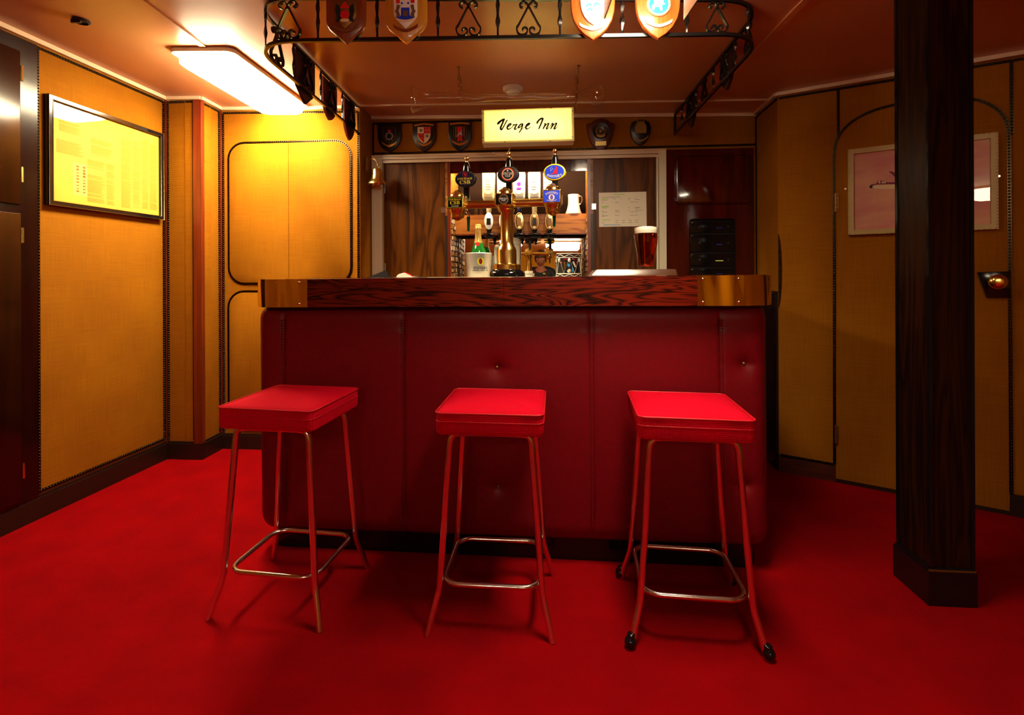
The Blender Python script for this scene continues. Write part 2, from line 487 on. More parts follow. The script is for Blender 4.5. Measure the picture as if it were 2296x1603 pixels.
def seg_wall(name, P, Q, m=M_fab, t=.1, z0=-.05, top=.03):
    d = Vector((Q.x - P.x, Q.y - P.y)).normalized()
    Mw = frame(P.x, P.y, d.x, d.y)
    L = math.hypot(Q.x - P.x, Q.y - P.y)
    b = MB()
    za, zb = zc(P.x) + top, zc(Q.x) + top
    v = [(0, 0, z0), (L, 0, z0), (L, t, z0), (0, t, z0), (0, 0, za), (L, 0, zb), (L, t, zb), (0, t, za)]
    b.add(v, [(0, 1, 2, 3), (4, 7, 6, 5), (0, 4, 5, 1), (1, 5, 6, 2), (2, 6, 7, 3), (3, 7, 4, 0)])
    return struct(name, b, m, Mw)
b = MB(); b.box(-3.2, 3.6, REAR - .3, 4.4, -.1, 0); struct('floor', b, M_carpet)
b = MB()
x0, x1, y0, y1 = -3.2, 3.6, REAR - .3, 4.4
b.add([(x0, y0, zc(x0)), (x1, y0, zc(x1)), (x1, y1, zc(x1)), (x0, y1, zc(x0)), (x0, y0, zc(x0) + .1), (x1, y0, zc(x1) + .1), (x1, y1, zc(x1) + .1), (x0, y1, zc(x0) + .1)],
      [(0, 1, 2, 3), (4, 7, 6, 5), (0, 4, 5, 1), (1, 5, 6, 2), (2, 6, 7, 3), (3, 7, 4, 0)])
struct('ceiling', b, M_ceil)
seg_wall('wall_left', LN, B)
seg_wall('wall_column', B, C_)
seg_wall('wall_column_side', C_, D)
seg_wall('wall_cupboard', D, E)
seg_wall('wall_return', E, BL, t=.04)
seg_wall('wall_recess', BR, G)
RK = Vector((3.0, H.y + (H.y - G.y) / (H.x - G.x) * (3.0 - H.x), 0))
seg_wall('wall_angled', G, RK)
seg_wall('wall_right', RK, Vector((3.0, REAR, 0)))
seg_wall('wall_rear', Vector((3.0, REAR, 0)), Vector((LN.x, REAR, 0)), M_fabR)
# back wall with the hatch opening
uOL = hit(862, 480, MB_)[0]; uOR = hit(1476, 480, MB_)[0]
zOT = hit(1160, 350, MB_)[1]; zSILL = 1.135
uAL = hit(1008, 480, MB_)[0]; uAR = hit(1320, 480, MB_)[0]
zBT = 2.35
b = MB()
b.box(uBL - .02, uOL, 0, .12, -.05, zBT); b.box(uOR, uBR + .05, 0, .12, -.05, zBT)
b.box(uOL, uOR, 0, .12, zOT, zBT); b.box(uOL, uOR, 0, .12, -.05, zSILL)
struct('wall_back', b, M_fab, MB_)
# alcove behind the hatch
AD = .30
b = MB(); b.box(uAL - .03, uAR + .03, .12, AD + .08, zSILL - .04, zSILL); b.box(uOL, uOR, -.02, .12, zSILL, zSILL + .006)
struct('trim_1', b, M_white, MB_)
z475 = hit(1160, 478, MB_, .12)[1]; z525 = hit(1160, 526, MB_, .22)[1]; z490 = hit(1160, 489, MB_, .2)[1]
zAT = hit(1160, 357, MB_)[1]
b = MB(); b.box(uAL - .03, uAL, .0, AD + .06, z490, zAT); b.box(uAR, uAR + .03, .0, AD + .06, z490, zAT)
b.box(uAL - .03, uAR + .03, .0, AD + .06, zAT, zAT + .03)
struct('wall_alcove', b, M_orangew, MB_)
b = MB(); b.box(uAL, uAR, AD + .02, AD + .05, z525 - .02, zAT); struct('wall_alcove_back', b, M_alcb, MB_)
b = MB(); b.box(uAL - .012, uAL + .008, -.012, .015, zSILL, zAT); b.box(uAR - .008, uAR + .012, -.012, .015, zSILL, zAT)
struct('trim_2', b, M_strip, MB_)
b = MB(); b.box(uAL, uAR, -.004, .014, hit(1160, 386, MB_)[1], zAT + .004); struct('trim_3', b, M_mahog, MB_)
# mosaic side panels
def mosaic(u, sgn, nm):
    b1, b2 = MB(), MB()
    r = random.Random(int(sgn) + 5)
    rows = 11; zh = (z490 - .01 - zSILL) / rows
    for i in range(rows):
        y = .012
        while y < AD - .012:
            wd = r.uniform(.004, .022)
            dd = r.uniform(.004, .010)
            tgt = b2 if r.random() < .25 else b1
            z = zSILL + i * zh
            h = r.uniform(.45, .86) * zh
            x0, x1 = (u, u + dd) if sgn > 0 else (u - dd, u)
            tgt.box(x0, x1, y, min(y + wd, AD - .01), z + .12 * zh, z + .12 * zh + h)
            y += wd + .002
    bk = MB(); bk.box(min(u, u - sgn * .03), max(u, u - sgn * .03), .0, AD + .05, zSILL - .02, z490)
    o = struct(nm, bk, M_base, MB_)
    obj('brown_mosaic', b1, M_tile1, o); obj('pale_mosaic', b2, M_tile2, o)
mosaic(uAL, 1, 'wall_mosaic_left'); mosaic(uAR, -1, 'wall_mosaic_right')
# hatch frame in cream paint
jl0, jl1 = hit(837, 480, MB_)[0], hit(860, 480, MB_)[0]
jr0, jr1 = hit(1476, 480, MB_)[0], hit(1492, 480, MB_)[0]
zh0, zh1 = hit(1160, 359, MB_)[1], hit(1160, 343, MB_)[1]
b = MB(); b.box(jl0, jl1, -.03, 0, zSILL, zh1 - .002); b.box(jl0 + .022, jl0 + .027, -.034, -.03, zSILL, zh1 - .004)
struct('trim_4', b, M_white, MB_)
b = MB(); b.box(jr0, jr1, -.03, 0, zSILL, zh1 - .002); b.box(jr0 - .014, jr0 - .004, -.02, 0, zSILL, zh0); struct('trim_5', b, M_white, MB_)
b = MB(); b.box(jl0, jr1, -.028, 0, zh0 + .018, zh1); b.box(jl1, jr0, -.018, .0, zh0 - .004, zh0 + .016); b.box(jl0, jr1, -.034, -.028, zh1 - .012, zh1 - .004)
struct('trim_6', b, M_cream, MB_)
# ------------------------------------------------------------------ cove strips, ceiling seams, baseboards
def poly_strip(name, pts, wd, th, m):
    b = MB()
    for p, q in zip(pts[:-1], pts[1:]):
        d = Vector((q[0] - p[0], q[1] - p[1])); n = Vector((-d.y, d.x)).normalized() * wd / 2
        v = []
        for dz in (0, -th):
            for (X, Yy), s in ((p, 1), (p, -1), (q, -1), (q, 1)):
                x, y = X + n.x * s, Yy + n.y * s
                v.append((x, y, zc(x) + dz))
        b.add(v, [(0, 1, 2, 3), (7, 6, 5, 4), (0, 4, 5, 1), (1, 5, 6, 2), (2, 6, 7, 3), (3, 7, 4, 0)])
    return struct(name, b, m)
def off(P, d, Mf): 
    n = Mf.to_3x3() @ Vector((0, -d, 0)); return (P.x + n.x, P.y + n.y)
poly_strip('trim_7', [off(ML @ Vector((-5, 0, 0)), .012, ML), off(B, .012, ML)], .024, .022, M_cream)
poly_strip('trim_8', [(B.x, B.y - .012), (C_.x + .012, C_.y - .012), (D.x + .012, D.y - .01), (E.x, E.y - .012)], .024, .02, M_cream)
poly_strip('trim_9', [(BL.x, BL.y - .012), (BR.x, BR.y - .012)], .024, .024, M_cream)
poly_strip('trim_10', [(BR.x - .012, BR.y), (G.x - .012, G.y - .005), (H.x - .01, H.y - .02), (RK.x - .01, RK.y - .02)], .024, .02, M_cream)
poly_strip('trim_11', [(-1.49, REAR), (-1.50, 3.3)], .03, .006, M_ceil)
poly_strip('trim_12', [(1.10, REAR), (1.15, 2.02), (1.215, 3.05)], .03, .006, M_ceil)
poly_strip('trim_13', [(-.99, 3.29), (1.57, 3.06)], .018, .008, M_cream)
def baseboard(name, P, Q, h=.11, m=M_base, t=.018):
    L = math.hypot(Q.x - P.x, Q.y - P.y)
    Mw = frame(P.x, P.y, Q.x - P.x, Q.y - P.y)
    b = MB(); b.box(0, L, -t, 0, 0, h - .012); b.box(0, L, -t * .55, 0, h - .012, h)
    return struct(name, b, m, Mw)
baseboard('baseboard_left', LN, B); baseboard('baseboard_column', B, C_ + Vector((.016, 0, 0))); baseboard('baseboard_column_side', C_, D)
baseboard('baseboard_cupboard', D, E, h=.10)
u_dr0 = hit(1872, 700, MR)[0]; u_dr1 = hit(2262, 700, MR)[0]
baseboard('baseboard_angled', G, MR @ Vector((u_dr0, 0, 0)), h=.085, m=M_basebr)
baseboard('baseboard_right', MR @ Vector((u_dr1, 0, 0)), RK, h=.10)
baseboard('baseboard_rear', Vector((3.0, REAR, 0)), Vector((LN.x, REAR, 0)))
# ------------------------------------------------------------------ bead (upholstery stud) trims
NT = [20]
def beads(pts, Mf, pitch=.0145, r=.0062, w=-.001, parent=None, strip=True, closed=False):
    b = MB()
    P = [Vector(p) for p in pts]
    if closed: P.append(P[0])
    d = 0.0
    nb = 6
    for p, q in zip(P[:-1], P[1:]):
        L = (q - p).length
        if L < 1e-6: continue
        t = (q - p) / L
        if strip:
            n = Vector((-t.y, t.x)) * r * 1.15
            v = [(p.x + n.x, w, p.y + n.y), (q.x + n.x, w, q.y + n.y), (q.x - n.x, w, q.y - n.y), (p.x - n.x, w, p.y - n.y)]
            v += [(x, w - .0022, z) for x, _, z in v]
            b.add(v, [(0, 1, 2, 3), (7, 6, 5, 4), (0, 4, 5, 1), (2, 6, 7, 3), (1, 5, 6, 2), (3, 7, 4, 0)])
        while d < L:
            c = p + t * d
            vs = []
            for rr, dy in ((1, 0), (.75, .62)):
                vs += [(c.x + r * rr * math.cos(2 * PI * k / nb), w - .002 - r * dy, c.y + r * rr * math.sin(2 * PI * k / nb)) for k in range(nb)]
            vs.append((c.x, w - .002 - r * .95, c.y))
            fs = [(k, (k + 1) % nb, nb + (k + 1) % nb, nb + k) for k in range(nb)] + [(nb + k, nb + (k + 1) % nb, 2 * nb) for k in range(nb)]
            b.add(vs, fs)
            d += pitch
        d -= L
    NT[0] += 1
    if parent is not None: return obj('stud_trim', b, M_bead, parent)
    return struct('trim_%d' % NT[0], b, M_bead, Mf, smooth=60)
def hp(l, Mf, w=0.0): return [hit(x, y, Mf, w) for x, y in l]
uB = math.hypot(B.x - A.x, B.y - A.y)
zl = zc(-2.2) - .035
beads([(-.005, .13), (-.005, zl), (uB - .02, zl), (uB - .02, .13), (-.005, .125)], ML)
MC = frame(B.x, B.y, C_.x - B.x, C_.y - B.y); uC = math.hypot(C_.x - B.x, C_.y - B.y)
u_s0 = hit(437, 600, MC)[0]
beads([(.016, .12), (.016, zc(-2.1) - .03), (u_s0 - .006, zc(-2.1) - .03), (u_s0 - .006, .12)], MC)
MD = frame(C_.x, C_.y, D.x - C_.x, D.y - C_.y); uD = math.hypot(D.x - C_.x, D.y - C_.y)
beads([(.025, .12), (.025, zc(-1.9) - .03), (uD - .02, zc(-1.9) - .03), (uD - .02, .12)], MD)
uE = math.hypot(E.x - D.x, E.y - D.y)
beads([(.02, .11), (.02, zc(-1.9) - .035), (uE - .012, zc(-1.) - .035), (uE - .012, .11)], ME)
zf1 = hit(1160, 268, MB_)[1]; zf0 = hit(1160, 337, MB_)[1]
beads([(uBL + .01, zf1), (uBR - .005, zf1)], MB_, pitch=.013, r=.0058)
beads([(uBL + .01, zf0), (uBR - .005, zf0)], MB_, pitch=.013, r=.0058)
beads([(uBL + .008, 1.2), (uBL + .008, zf1)], MB_, pitch=.013, r=.005)
MG = frame(BR.x, BR.y, G.x - BR.x, G.y - BR.y); uG = math.hypot(G.x - BR.x, G.y - BR.y)
beads([(.012, .9), (.012, zc(1.6) - .03), (uG - .005, zc(1.6) - .03)], MG)
uK = math.hypot(RK.x - G.x, RK.y - G.y)
beads([(.01, zc(1.56) - .032), (uK - .02, zc(3.0) - .032)], MR)
beads([(.01, .092), (u_dr0 - .01, .092)], MR)
beads([hit(1880, 330, MR), (hit(1880, 330, MR)[0], zc(1.8) - .035)], MR)
ur = hit(2268, 300, MR)[0]
beads([(ur, hit(2268, 300, MR)[1]), (ur, zc(2.5) - .035)], MR)
# wooden corner strips
def vstrip(name, u0, u1, Mf, t, z1, m=M_strip, z0=.1):
    b = MB(); b.box(u0, u1, -t, 0, z0, z1); return struct(name, b, m, Mf)
vstrip('trim_14', uB - .012, uB, ML, .012, zc(-2.2)); vstrip('trim_15', 0, .009, MC, .008, zc(-2.2))
vstrip('trim_16', u_s0, uC + .014, MC, .014, zc(-1.9)); vstrip('trim_17', 0, .016, MD, .014, zc(-1.9))
vstrip('trim_18', uD - .012, uD, MD, .012, zc(-1.9)); vstrip('trim_19', 0, .012, ME, .012, zc(-1.9))
b = MB()
ud0 = hit(1713, 650, MG)[0]; zd = hit(1730, 652, MG)[1]
b.box(.02, uG - .003, -.012, 0, 0, zd)
struct('trim_20', b, M_dado, MG)
beads([(.02, zd - .012), (uG - .012, zd - .012), (uG - .012, .05)], MG, w=-.012, r=.005, pitch=.012)

# ------------------------------------------------------------------ arched door in the angled wall
def uz(px, py, w=0.0): return hit(px, py, MR, w)
ulo, uhi = u_dr0, u_dr1
zsp = .5 * (uz(1885, 330)[1] + uz(2262, 330)[1]); ztp = max(uz(2005, 242)[1], uz(2196, 236)[1]) + .015
out = [(ulo, .012), (uhi, .012)]
cxm, aw = (ulo + uhi) / 2, (uhi - ulo) / 2
for k in range(25):
    a = PI * k / 24
    ca, sa = math.cos(a), math.sin(a)
    out.append((cxm + aw * (abs(ca) ** .75) * (1 if ca >= 0 else -1), zsp + (ztp - zsp) * (abs(sa) ** .85)))
b = MB(); b.plate(out, -.012, -.001, .004)
door = struct('door_2', b, M_fab, MR)
arch = out[2:]
beads([(ulo - .004, .1), (ulo - .004, zsp)][:1] + [(p[0], p[1]) for p in arch[::-1]] + [(uhi + .004, .1)], MR, parent=door, w=-.012)
b = MB(); b.box(ulo, uhi, -.016, -.012, .0, .02); obj('kick_strip', b, M_base, door)
for py in (455, 972):
    u_, z_ = uz(1876, py)
    b = MB(); b.box(u_ - .008, u_ + .008, -.02, -.012, z_ - .05, z_ + .05)
    for k in range(4): b.tube([(u_, -.022, z_ - .048 + k * .025), (u_, -.022, z_ - .028 + k * .025)], .005, 8)
    obj('hinge', b, M_bronze, door)
u_, z_ = uz(2223, 637)
b = MB(); b.plate([(u_ - .055, z_ + .058), (u_ + .062, z_ + .062), (u_ + .062, z_ - .062), (u_ - .02, z_ - .066)], -.035, -.012, .003)
lk = obj('lock_case', b, M_black, door)
b = MB(); b.lathe([(.012, 0), (.012, .02), (.03, .03), (.036, .042), (.032, .056), (.015, .062)], 20, T(u_ + .01, -.035, z_ + .012) @ RX(PI / 2))
obj('door_knob', b, M_brass, lk, smooth=60)
# worn corner of the wall
zt, zb = MR.translation.z + uz(1747, 525)[1], uz(1747, 690)[1]
b = MB()
ring = []
for k in range(13):
    t = k / 12
    ring.append((.004, zb + (zt - zb) * t, .004 + .016 * math.sin(PI * t) ** .6))
v = []; f = []
for k, (u0, z, ww) in enumerate(ring):
    v += [(-.004, .008, z), (.002, -.0035, z), (ww, -.0015, z), (ww * .8, .0005, z)]
for k in range(12):
    for j in range(3): f.append((4 * k + j, 4 * k + j + 1, 4 * k + 5 + j, 4 * k + 4 + j))
b.add(v, f); struct('trim_45', b, M_leatherbr, MR)

# ------------------------------------------------------------------ wall cupboards at the back left
def rr_outline(u0, u1, z0, z1, r):
    return [((u0 + u1) / 2 + x, (z0 + z1) / 2 + y) for x, y in rrect(u1 - u0, z1 - z0, r, 6)]
def cupboard(px, nm, lab):
    (u0, z1), (u1, z0) = hit(px[0], px[1], ME), hit(px[2], px[3], ME)
    um = hit(648, 500, ME)[0]
    t = thing(nm, lab, 'cupboard', ME @ T(u0, 0, z0))
    W, Hh, um = u1 - u0, z1 - z0, um - u0
    r = .10
    ol = rr_outline(0, W, 0, Hh, r)
    for s in (0, 1):
        if s == 0: o = [(min(x, um - .0012), z) for x, z in ol]
        else: o = [(max(x, um + .0012), z) for x, z in ol]
        o2 = [o[0]]
        for p in o[1:]:
            if math.hypot(p[0] - o2[-1][0], p[1] - o2[-1][1]) > 1e-5: o2.append(p)
        b = MB(); b.plate(o2, -.006, -.0005, .0015)
        obj('door', b, M_fab, t)
    b_ol = rr_outline(-.008, W + .008, -.008, Hh + .008, r + .008)
    beads(b_ol, ME, parent=t, w=-.001, closed=True)
    return t
cupboard((515, 324, 786, 633), 'wall_cupboard_unit', 'upper fabric-covered cupboard with rounded studded outline, under the bright ceiling light')
cupboard((515, 656, 786, 966), 'wall_cupboard_unit', 'lower fabric-covered cupboard half hidden behind the left stool and bar')

# ------------------------------------------------------------------ dark built-in cupboard at the left picture edge
t = thing('built_in_cupboard', 'tall dark polished wooden built-in cupboard at the left end of the fabric wall', 'cupboard', ML @ T(-.9, 0, 0))
b = MB(); b.box(0, .885, -.012, -.0005, .0, zc(-2.25) - .03); obj('face_frame', b, M_cupb, t)
zsplit = hit(60, 467, ML)[1]
for z0, z1 in ((.12, zsplit - .03), (zsplit + .01, hit(60, 125, ML)[1])):
    b = MB(); b.plate([(.06, z0), (.80, z0), (.80, z1), (.06, z1)], -.026, -.012, .006); dd = obj('door', b, M_cupb, t)
    for zz in (z0 + .14, z1 - .1):
        b = MB(); b.tube([(.806, -.022, zz - .035), (.806, -.022, zz + .035)], .006, 8); obj('hinge', b, M_brass, dd)
b = MB(); b.lathe([(.006, 0), (.006, .01), (.012, .014), (.006, .022)], 12, T(.12, -.026, 1.0) @ RX(PI / 2)); obj('knob', b, M_brass, t)

# ------------------------------------------------------------------ ceiling light fittings
def fitting(name, lab, X, Y, L, W, m, yaw, grp, hk=1.0):
    t = thing(name, lab, 'light', T(X, Y, zc(X)) @ RY(.02) @ RZ(yaw), grp)
    b = MB(); b.rbox(0, 0, -.022, -.001, W + .05, L + .05, .04, .004); obj('backplate', b, M_white, t)
    b = MB()
    Ls = []
    for s, z in ((1.0, -.022), (1.0, -.05), (.97, -.065), (.86, -.076)):
        z = -.022 + (z + .022) * hk
        Ls.append([(x * s, y * (1 - (1 - s) * W / L), z) for x, y in rrect(W, L, .04)])
    b.loops(Ls); obj('diffuser', b, m, t)
    for s in (() if m is M_lampR else (-1, 1)):
        b = MB(); b.rbox(s * (W / 2 + .003), 0, -.23 if m is M_lampF else -.056, -.022, .005, L - .07, .002, .001); obj('side_baffle', b, M_lampSide if m is M_lamp else M_steel, t)  # added baffles to cut sideways light; the front lamp's pair hangs deep
    return t
fitting('ceiling_light', 'bright boxy ceiling light near the left wall above the cupboards', -1.50, 2.885, .80, .28, M_lamp, -.05, None)
fitting('ceiling_light', 'lit boxy ceiling light above the middle of the room, before the bar', .45, 1.42, .60, .26, M_lampF, 0, None)
fitting('ceiling_light', 'lit boxy ceiling light towards the rear, reflected in the bar mirror', .16, -2.55, .28, .66, M_lampR, 0, None, 2.6)
fitting('ceiling_light', 'lit square ceiling light at the rear, reflected in the aeroplane picture glass', -.85, -2.35, .40, .40, M_lampR, 0, None, 1.5)
# smoke detector, old lamp hole
p = hitz(1150, 196, zc(0)); 
t = thing('smoke_detector', 'round white smoke detector on the ceiling above the sign', 'smoke detector', T(p.x, p.y, zc(p.x)))
b = MB(); b.lathe([(.058, -.0005), (.058, -.016), (.052, -.022)], 28); obj('base', b, M_plast, t)
b = MB(); b.lathe([(.038, -.022), (.038, -.030), (.030, -.040), (.012, -.044)], 24); obj('sensor_dome', b, M_plast, t)
p = hitz(182, 45, zc(-1.9))
t = thing('ceiling_socket', 'dark torn round socket hole in the ceiling at the upper left', 'ceiling fitting', T(p.x, p.y, zc(p.x)))
b = MB(); b.lathe([(.032, -.0005), (.034, -.006), (.026, -.012), (.02, -.004), (.004, -.002)], 20); obj('ring', b, M_blackm, t)
b = MB(); b.box(-.03, .012, -.02, -.012, -.02, -.004); obj('torn_flap', b, M_base, t)

# ------------------------------------------------------------------ the bar counter
YB = 1.95
MBAR = frame(0, YB, 1, -.09) @ RY(-.005)
ZT = 1.146
rL, rR = .085, .13
uL, uR = hit(587, 655, MBAR, rL)[0] + .009, hit(1722, 650, MBAR, rR)[0] - .009
def arc(cx, cy, r, a0, a1, n=9):
    return [(cx + r * math.cos(math.radians(a0 + (a1 - a0) * k / n)), cy + r * math.sin(math.radians(a0 + (a1 - a0) * k / n))) for k in range(n + 1)]
def outer(d=0.0, wl=1.40, wr=1.40):        # outer edge of the counter pushed out by d
    return [(uL - d, wl)] + arc(uL + rL, rL, rL + d, 180, 270) + arc(uR - rR, rR, rR + d, 270, 360) + [(uR + d, wr)]
bar = thing('bar_counter', 'crimson padded bar counter with rosewood edge and brass corners in the middle of the room', 'bar counter', MBAR)
inner = [(uR - .36, 1.40), (uR - .36, .50), (uL + .36, .50), (uL + .36, 1.40)]
b = MB(); pl = outer() + inner
b.loops([[(u, w_, ZT - .110) for u, w_ in pl], [(u, w_, ZT - .001) for u, w_ in pl]])
obj('counter_top', b, M_mahog, bar)
def wrap_strip(path, t, z0, z1):
    b = MB(); P = [Vector(p) for p in path]; L = []
    for i in range(len(P)):
        tt = (P[min(i + 1, len(P) - 1)] - P[max(i - 1, 0)]).normalized(); n = Vector((tt.y, -tt.x))
        a, c = P[i] + n * t, P[i]
        L.append([(c.x, c.y, z0), (a.x, a.y, z0 + .001), (a.x, a.y, z1 - .001), (c.x, c.y, z1)])
    return b.loops(L)
def brass_wrap(path, z0, z1, seed):
    r = random.Random(seed); P0 = [Vector(p) for p in path]; P = []
    for p, q in zip(P0[:-1], P0[1:]):
        n = max(1, int((q - p).length / .006)); P += [p + (q - p) * (k / n) for k in range(n)]
    P.append(P0[-1])
    ph = [r.uniform(0, 6) for _ in range(4)]
    b = MB(); L = []; s_ = 0.0
    for i in range(len(P)):
        if i: s_ += (P[i] - P[i - 1]).length
        tt = (P[min(i + 1, len(P) - 1)] - P[max(i - 1, 0)]).normalized(); n = Vector((tt.y, -tt.x))
        row = [(P[i].x, P[i].y, z0)]
        for k in range(9):
            z = z0 + .0008 + (z1 - z0 - .0016) * k / 8; v_ = k / 4 - 1
            d = .0095 - .0007 * v_ * v_ + .0008 * math.sin(s_ * 95 + ph[0] + v_ * .5) + .0020 * math.sin(s_ * 41 + ph[1] - v_ * .3)
            row.append((P[i].x + n.x * d, P[i].y + n.y * d, z))
        row.append((P[i].x, P[i].y, z1)); L.append(row)
    return b.loops(L)
useam = hit(1130, 655, MBAR)[0]; ubl, ubr = hit(692, 655, MBAR)[0], hit(1562, 650, MBAR)[0]
obj('edge_board', wrap_strip([(ubl - .01, 0), (useam - .0006, 0)], .006, ZT - .114, ZT), M_rose, bar)
eb2 = wrap_strip([(useam + .0006, 0), (ubr + .01, 0)], .006, ZT - .114, ZT)
obj('edge_board', eb2, M_rose, bar)
obj('edge_board', wrap_strip([(uL, 1.40), (uL, rL + .16)], .006, ZT - .114, ZT), M_rose, bar)
obj('edge_board', wrap_strip([(uR, rR + .16), (uR, 1.40)], .006, ZT - .114, ZT), M_rose, bar)
pL = [(uL, rL + .17)] + arc(uL + rL, rL, rL, 180, 270, 14) + [(ubl, 0)]
pR = [(ubr, 0)] + arc(uR - rR, rR, rR, 270, 360, 16) + [(uR, rR + .17)]
for path, us in ((pL, ((672, 0), (622, 0))), (pR, ((1575, 0), (1655, 0)))):
    c = obj('brass_corner', brass_wrap(path, ZT - .1145, ZT + .0005, 4 if path is pL else 9), M_brass2, bar, smooth=60)
    for px, _ in us:
        for z in (ZT - .014, ZT - .100):
            u = hit(px, 650, MBAR)[0]
            ww = 0.0
            if u < uL + rL: ww = rL - math.sqrt(max(0, rL ** 2 - (u - uL - rL) ** 2))
            if u > uR - rR: ww = rR - math.sqrt(max(0, rR ** 2 - (u - uR + rR) ** 2))
            b = MB(); b.ball((u, ww - .009, z), .0055, 10, 6, sc=(1, .6, 1)); obj('screw', b, M_steel, c)
b = MB(); cl = [(uL + .05, 1.38)] + [(uL + .05, .13), (uR - .05, .13), (uR - .05, 1.38), (uR - .2, 1.38), (uR - .2, .3), (uL + .2, .3), (uL + .2, 1.38)]
b.loops([[(u, w_, .09) for u, w_ in cl], [(u, w_, ZT - .108) for u, w_ in cl]]); obj('carcass', b, M_base, bar)
# padded front: perimeter strip with pillow rounding, seams and tufts
uPL, uPR = hit(603, 900, MBAR, .17)[0], hit(1706, 900, MBAR, .17)[0]
wF = .062
rc = .07
per = [(uPL, 1.36)]
per += arc(uPL + rc, wF + rc, rc, 180, 270, 8)
n_ = int((uPR - uPL - 2 * rc) / .009)
per += [(uPL + rc + (uPR - uPL - 2 * rc) * k / n_, wF) for k in range(1, n_)]
per += arc(uPR - rc, wF + rc, rc, 270, 360, 8) + [(uPR, 1.36)]
zp0, zp1 = .088, ZT - .113
buttons = [hit(px, py, MBAR, wF) for px, py in ((1113, 825), (1117, 1094), (1671, 817), (1671, 1090), (556, 822), (556, 1094))]
buttons = [(u, z) for u, z in buttons if u > uPL + .05]
seams = [hit(px, 900, MBAR, wF)[0] for px in (637, 905, 1328, 1617)]
rowsz = [zp0 + (zp1 - zp0) * (k / 90) for k in range(91)]
L = []
for z in rowsz:
    row = []
    for i, (u, w_) in enumerate(per):
        p0, p1 = per[max(i - 1, 0)], per[min(i + 1, len(per) - 1)]
        t = Vector((p1[0] - p0[0], p1[1] - p0[1])).normalized(); n = Vector((t.y, -t.x))
        d = 0.0
        for e, R in ((zp1 - z, .055), (z - zp0, .075)):
            if e < R: d -= (R * .75) * (1 - math.sqrt(max(0, 1 - (1 - e / R) ** 2)))
        if .0 <= i < len(per):
            front = abs(w_ - wF) < .02
            if front:
                for s in seams:
                    ds = abs(u - s); d -= .006 * math.exp(-(ds / .006) ** 2) + .004 * math.exp(-(ds / .05) ** 2) * (1 if z > zp1 - .1 else .35)
                for bu, bz in buttons:
                    r2 = math.hypot((u - bu) * .85, z - bz)
                    d -= .024 * math.exp(-(r2 / .030)) + .003 * math.exp(-((z - bz) / .006) ** 2) * math.exp(-abs(u - bu) / .06)
                d += .006 * math.sin(PI * min(1, max(0, (z - zp0) / (zp1 - zp0))))
        row.append((u + n.x * d, w_ + n.y * d, z))
    L.append(row)
b = MB(); b.loops(L, cap=False, closed=False)
pad = obj('padded_front', b, M_leather, bar, smooth=60)
for bu, bz in buttons:
    b = MB(); b.ball((bu, wF + .014, bz), .0075, 12, 8, sc=(1, .7, 1)); obj('stud_button', b, M_bronze, pad, smooth=60)
for s in seams:
    b = MB()
    z = zp0 + .09
    while z < zp1 - .06:
        for o_ in (-.007, .007): b.box(s + o_ - .0006, s + o_ + .0006, wF - .0045, wF + .006, z, z + .0055)
        z += .011
    obj('stitching', b, M_stitch, pad)
b = MB(); plp = [(uPL + .03, 1.36)] + arc(uPL + .10, wF + .12, .07, 180, 270) + arc(uPR - .10, wF + .12, .07, 270, 360) + [(uPR - .03, 1.36), (uPR - .15, 1.36), (uPR - .15, wF + .2), (uPL + .15, wF + .2), (uPL + .15, 1.36)]
b.loops([[(u, w_, -.004) for u, w_ in plp], [(u, w_, .10) for u, w_ in plp]]); obj('plinth', b, M_black, bar)

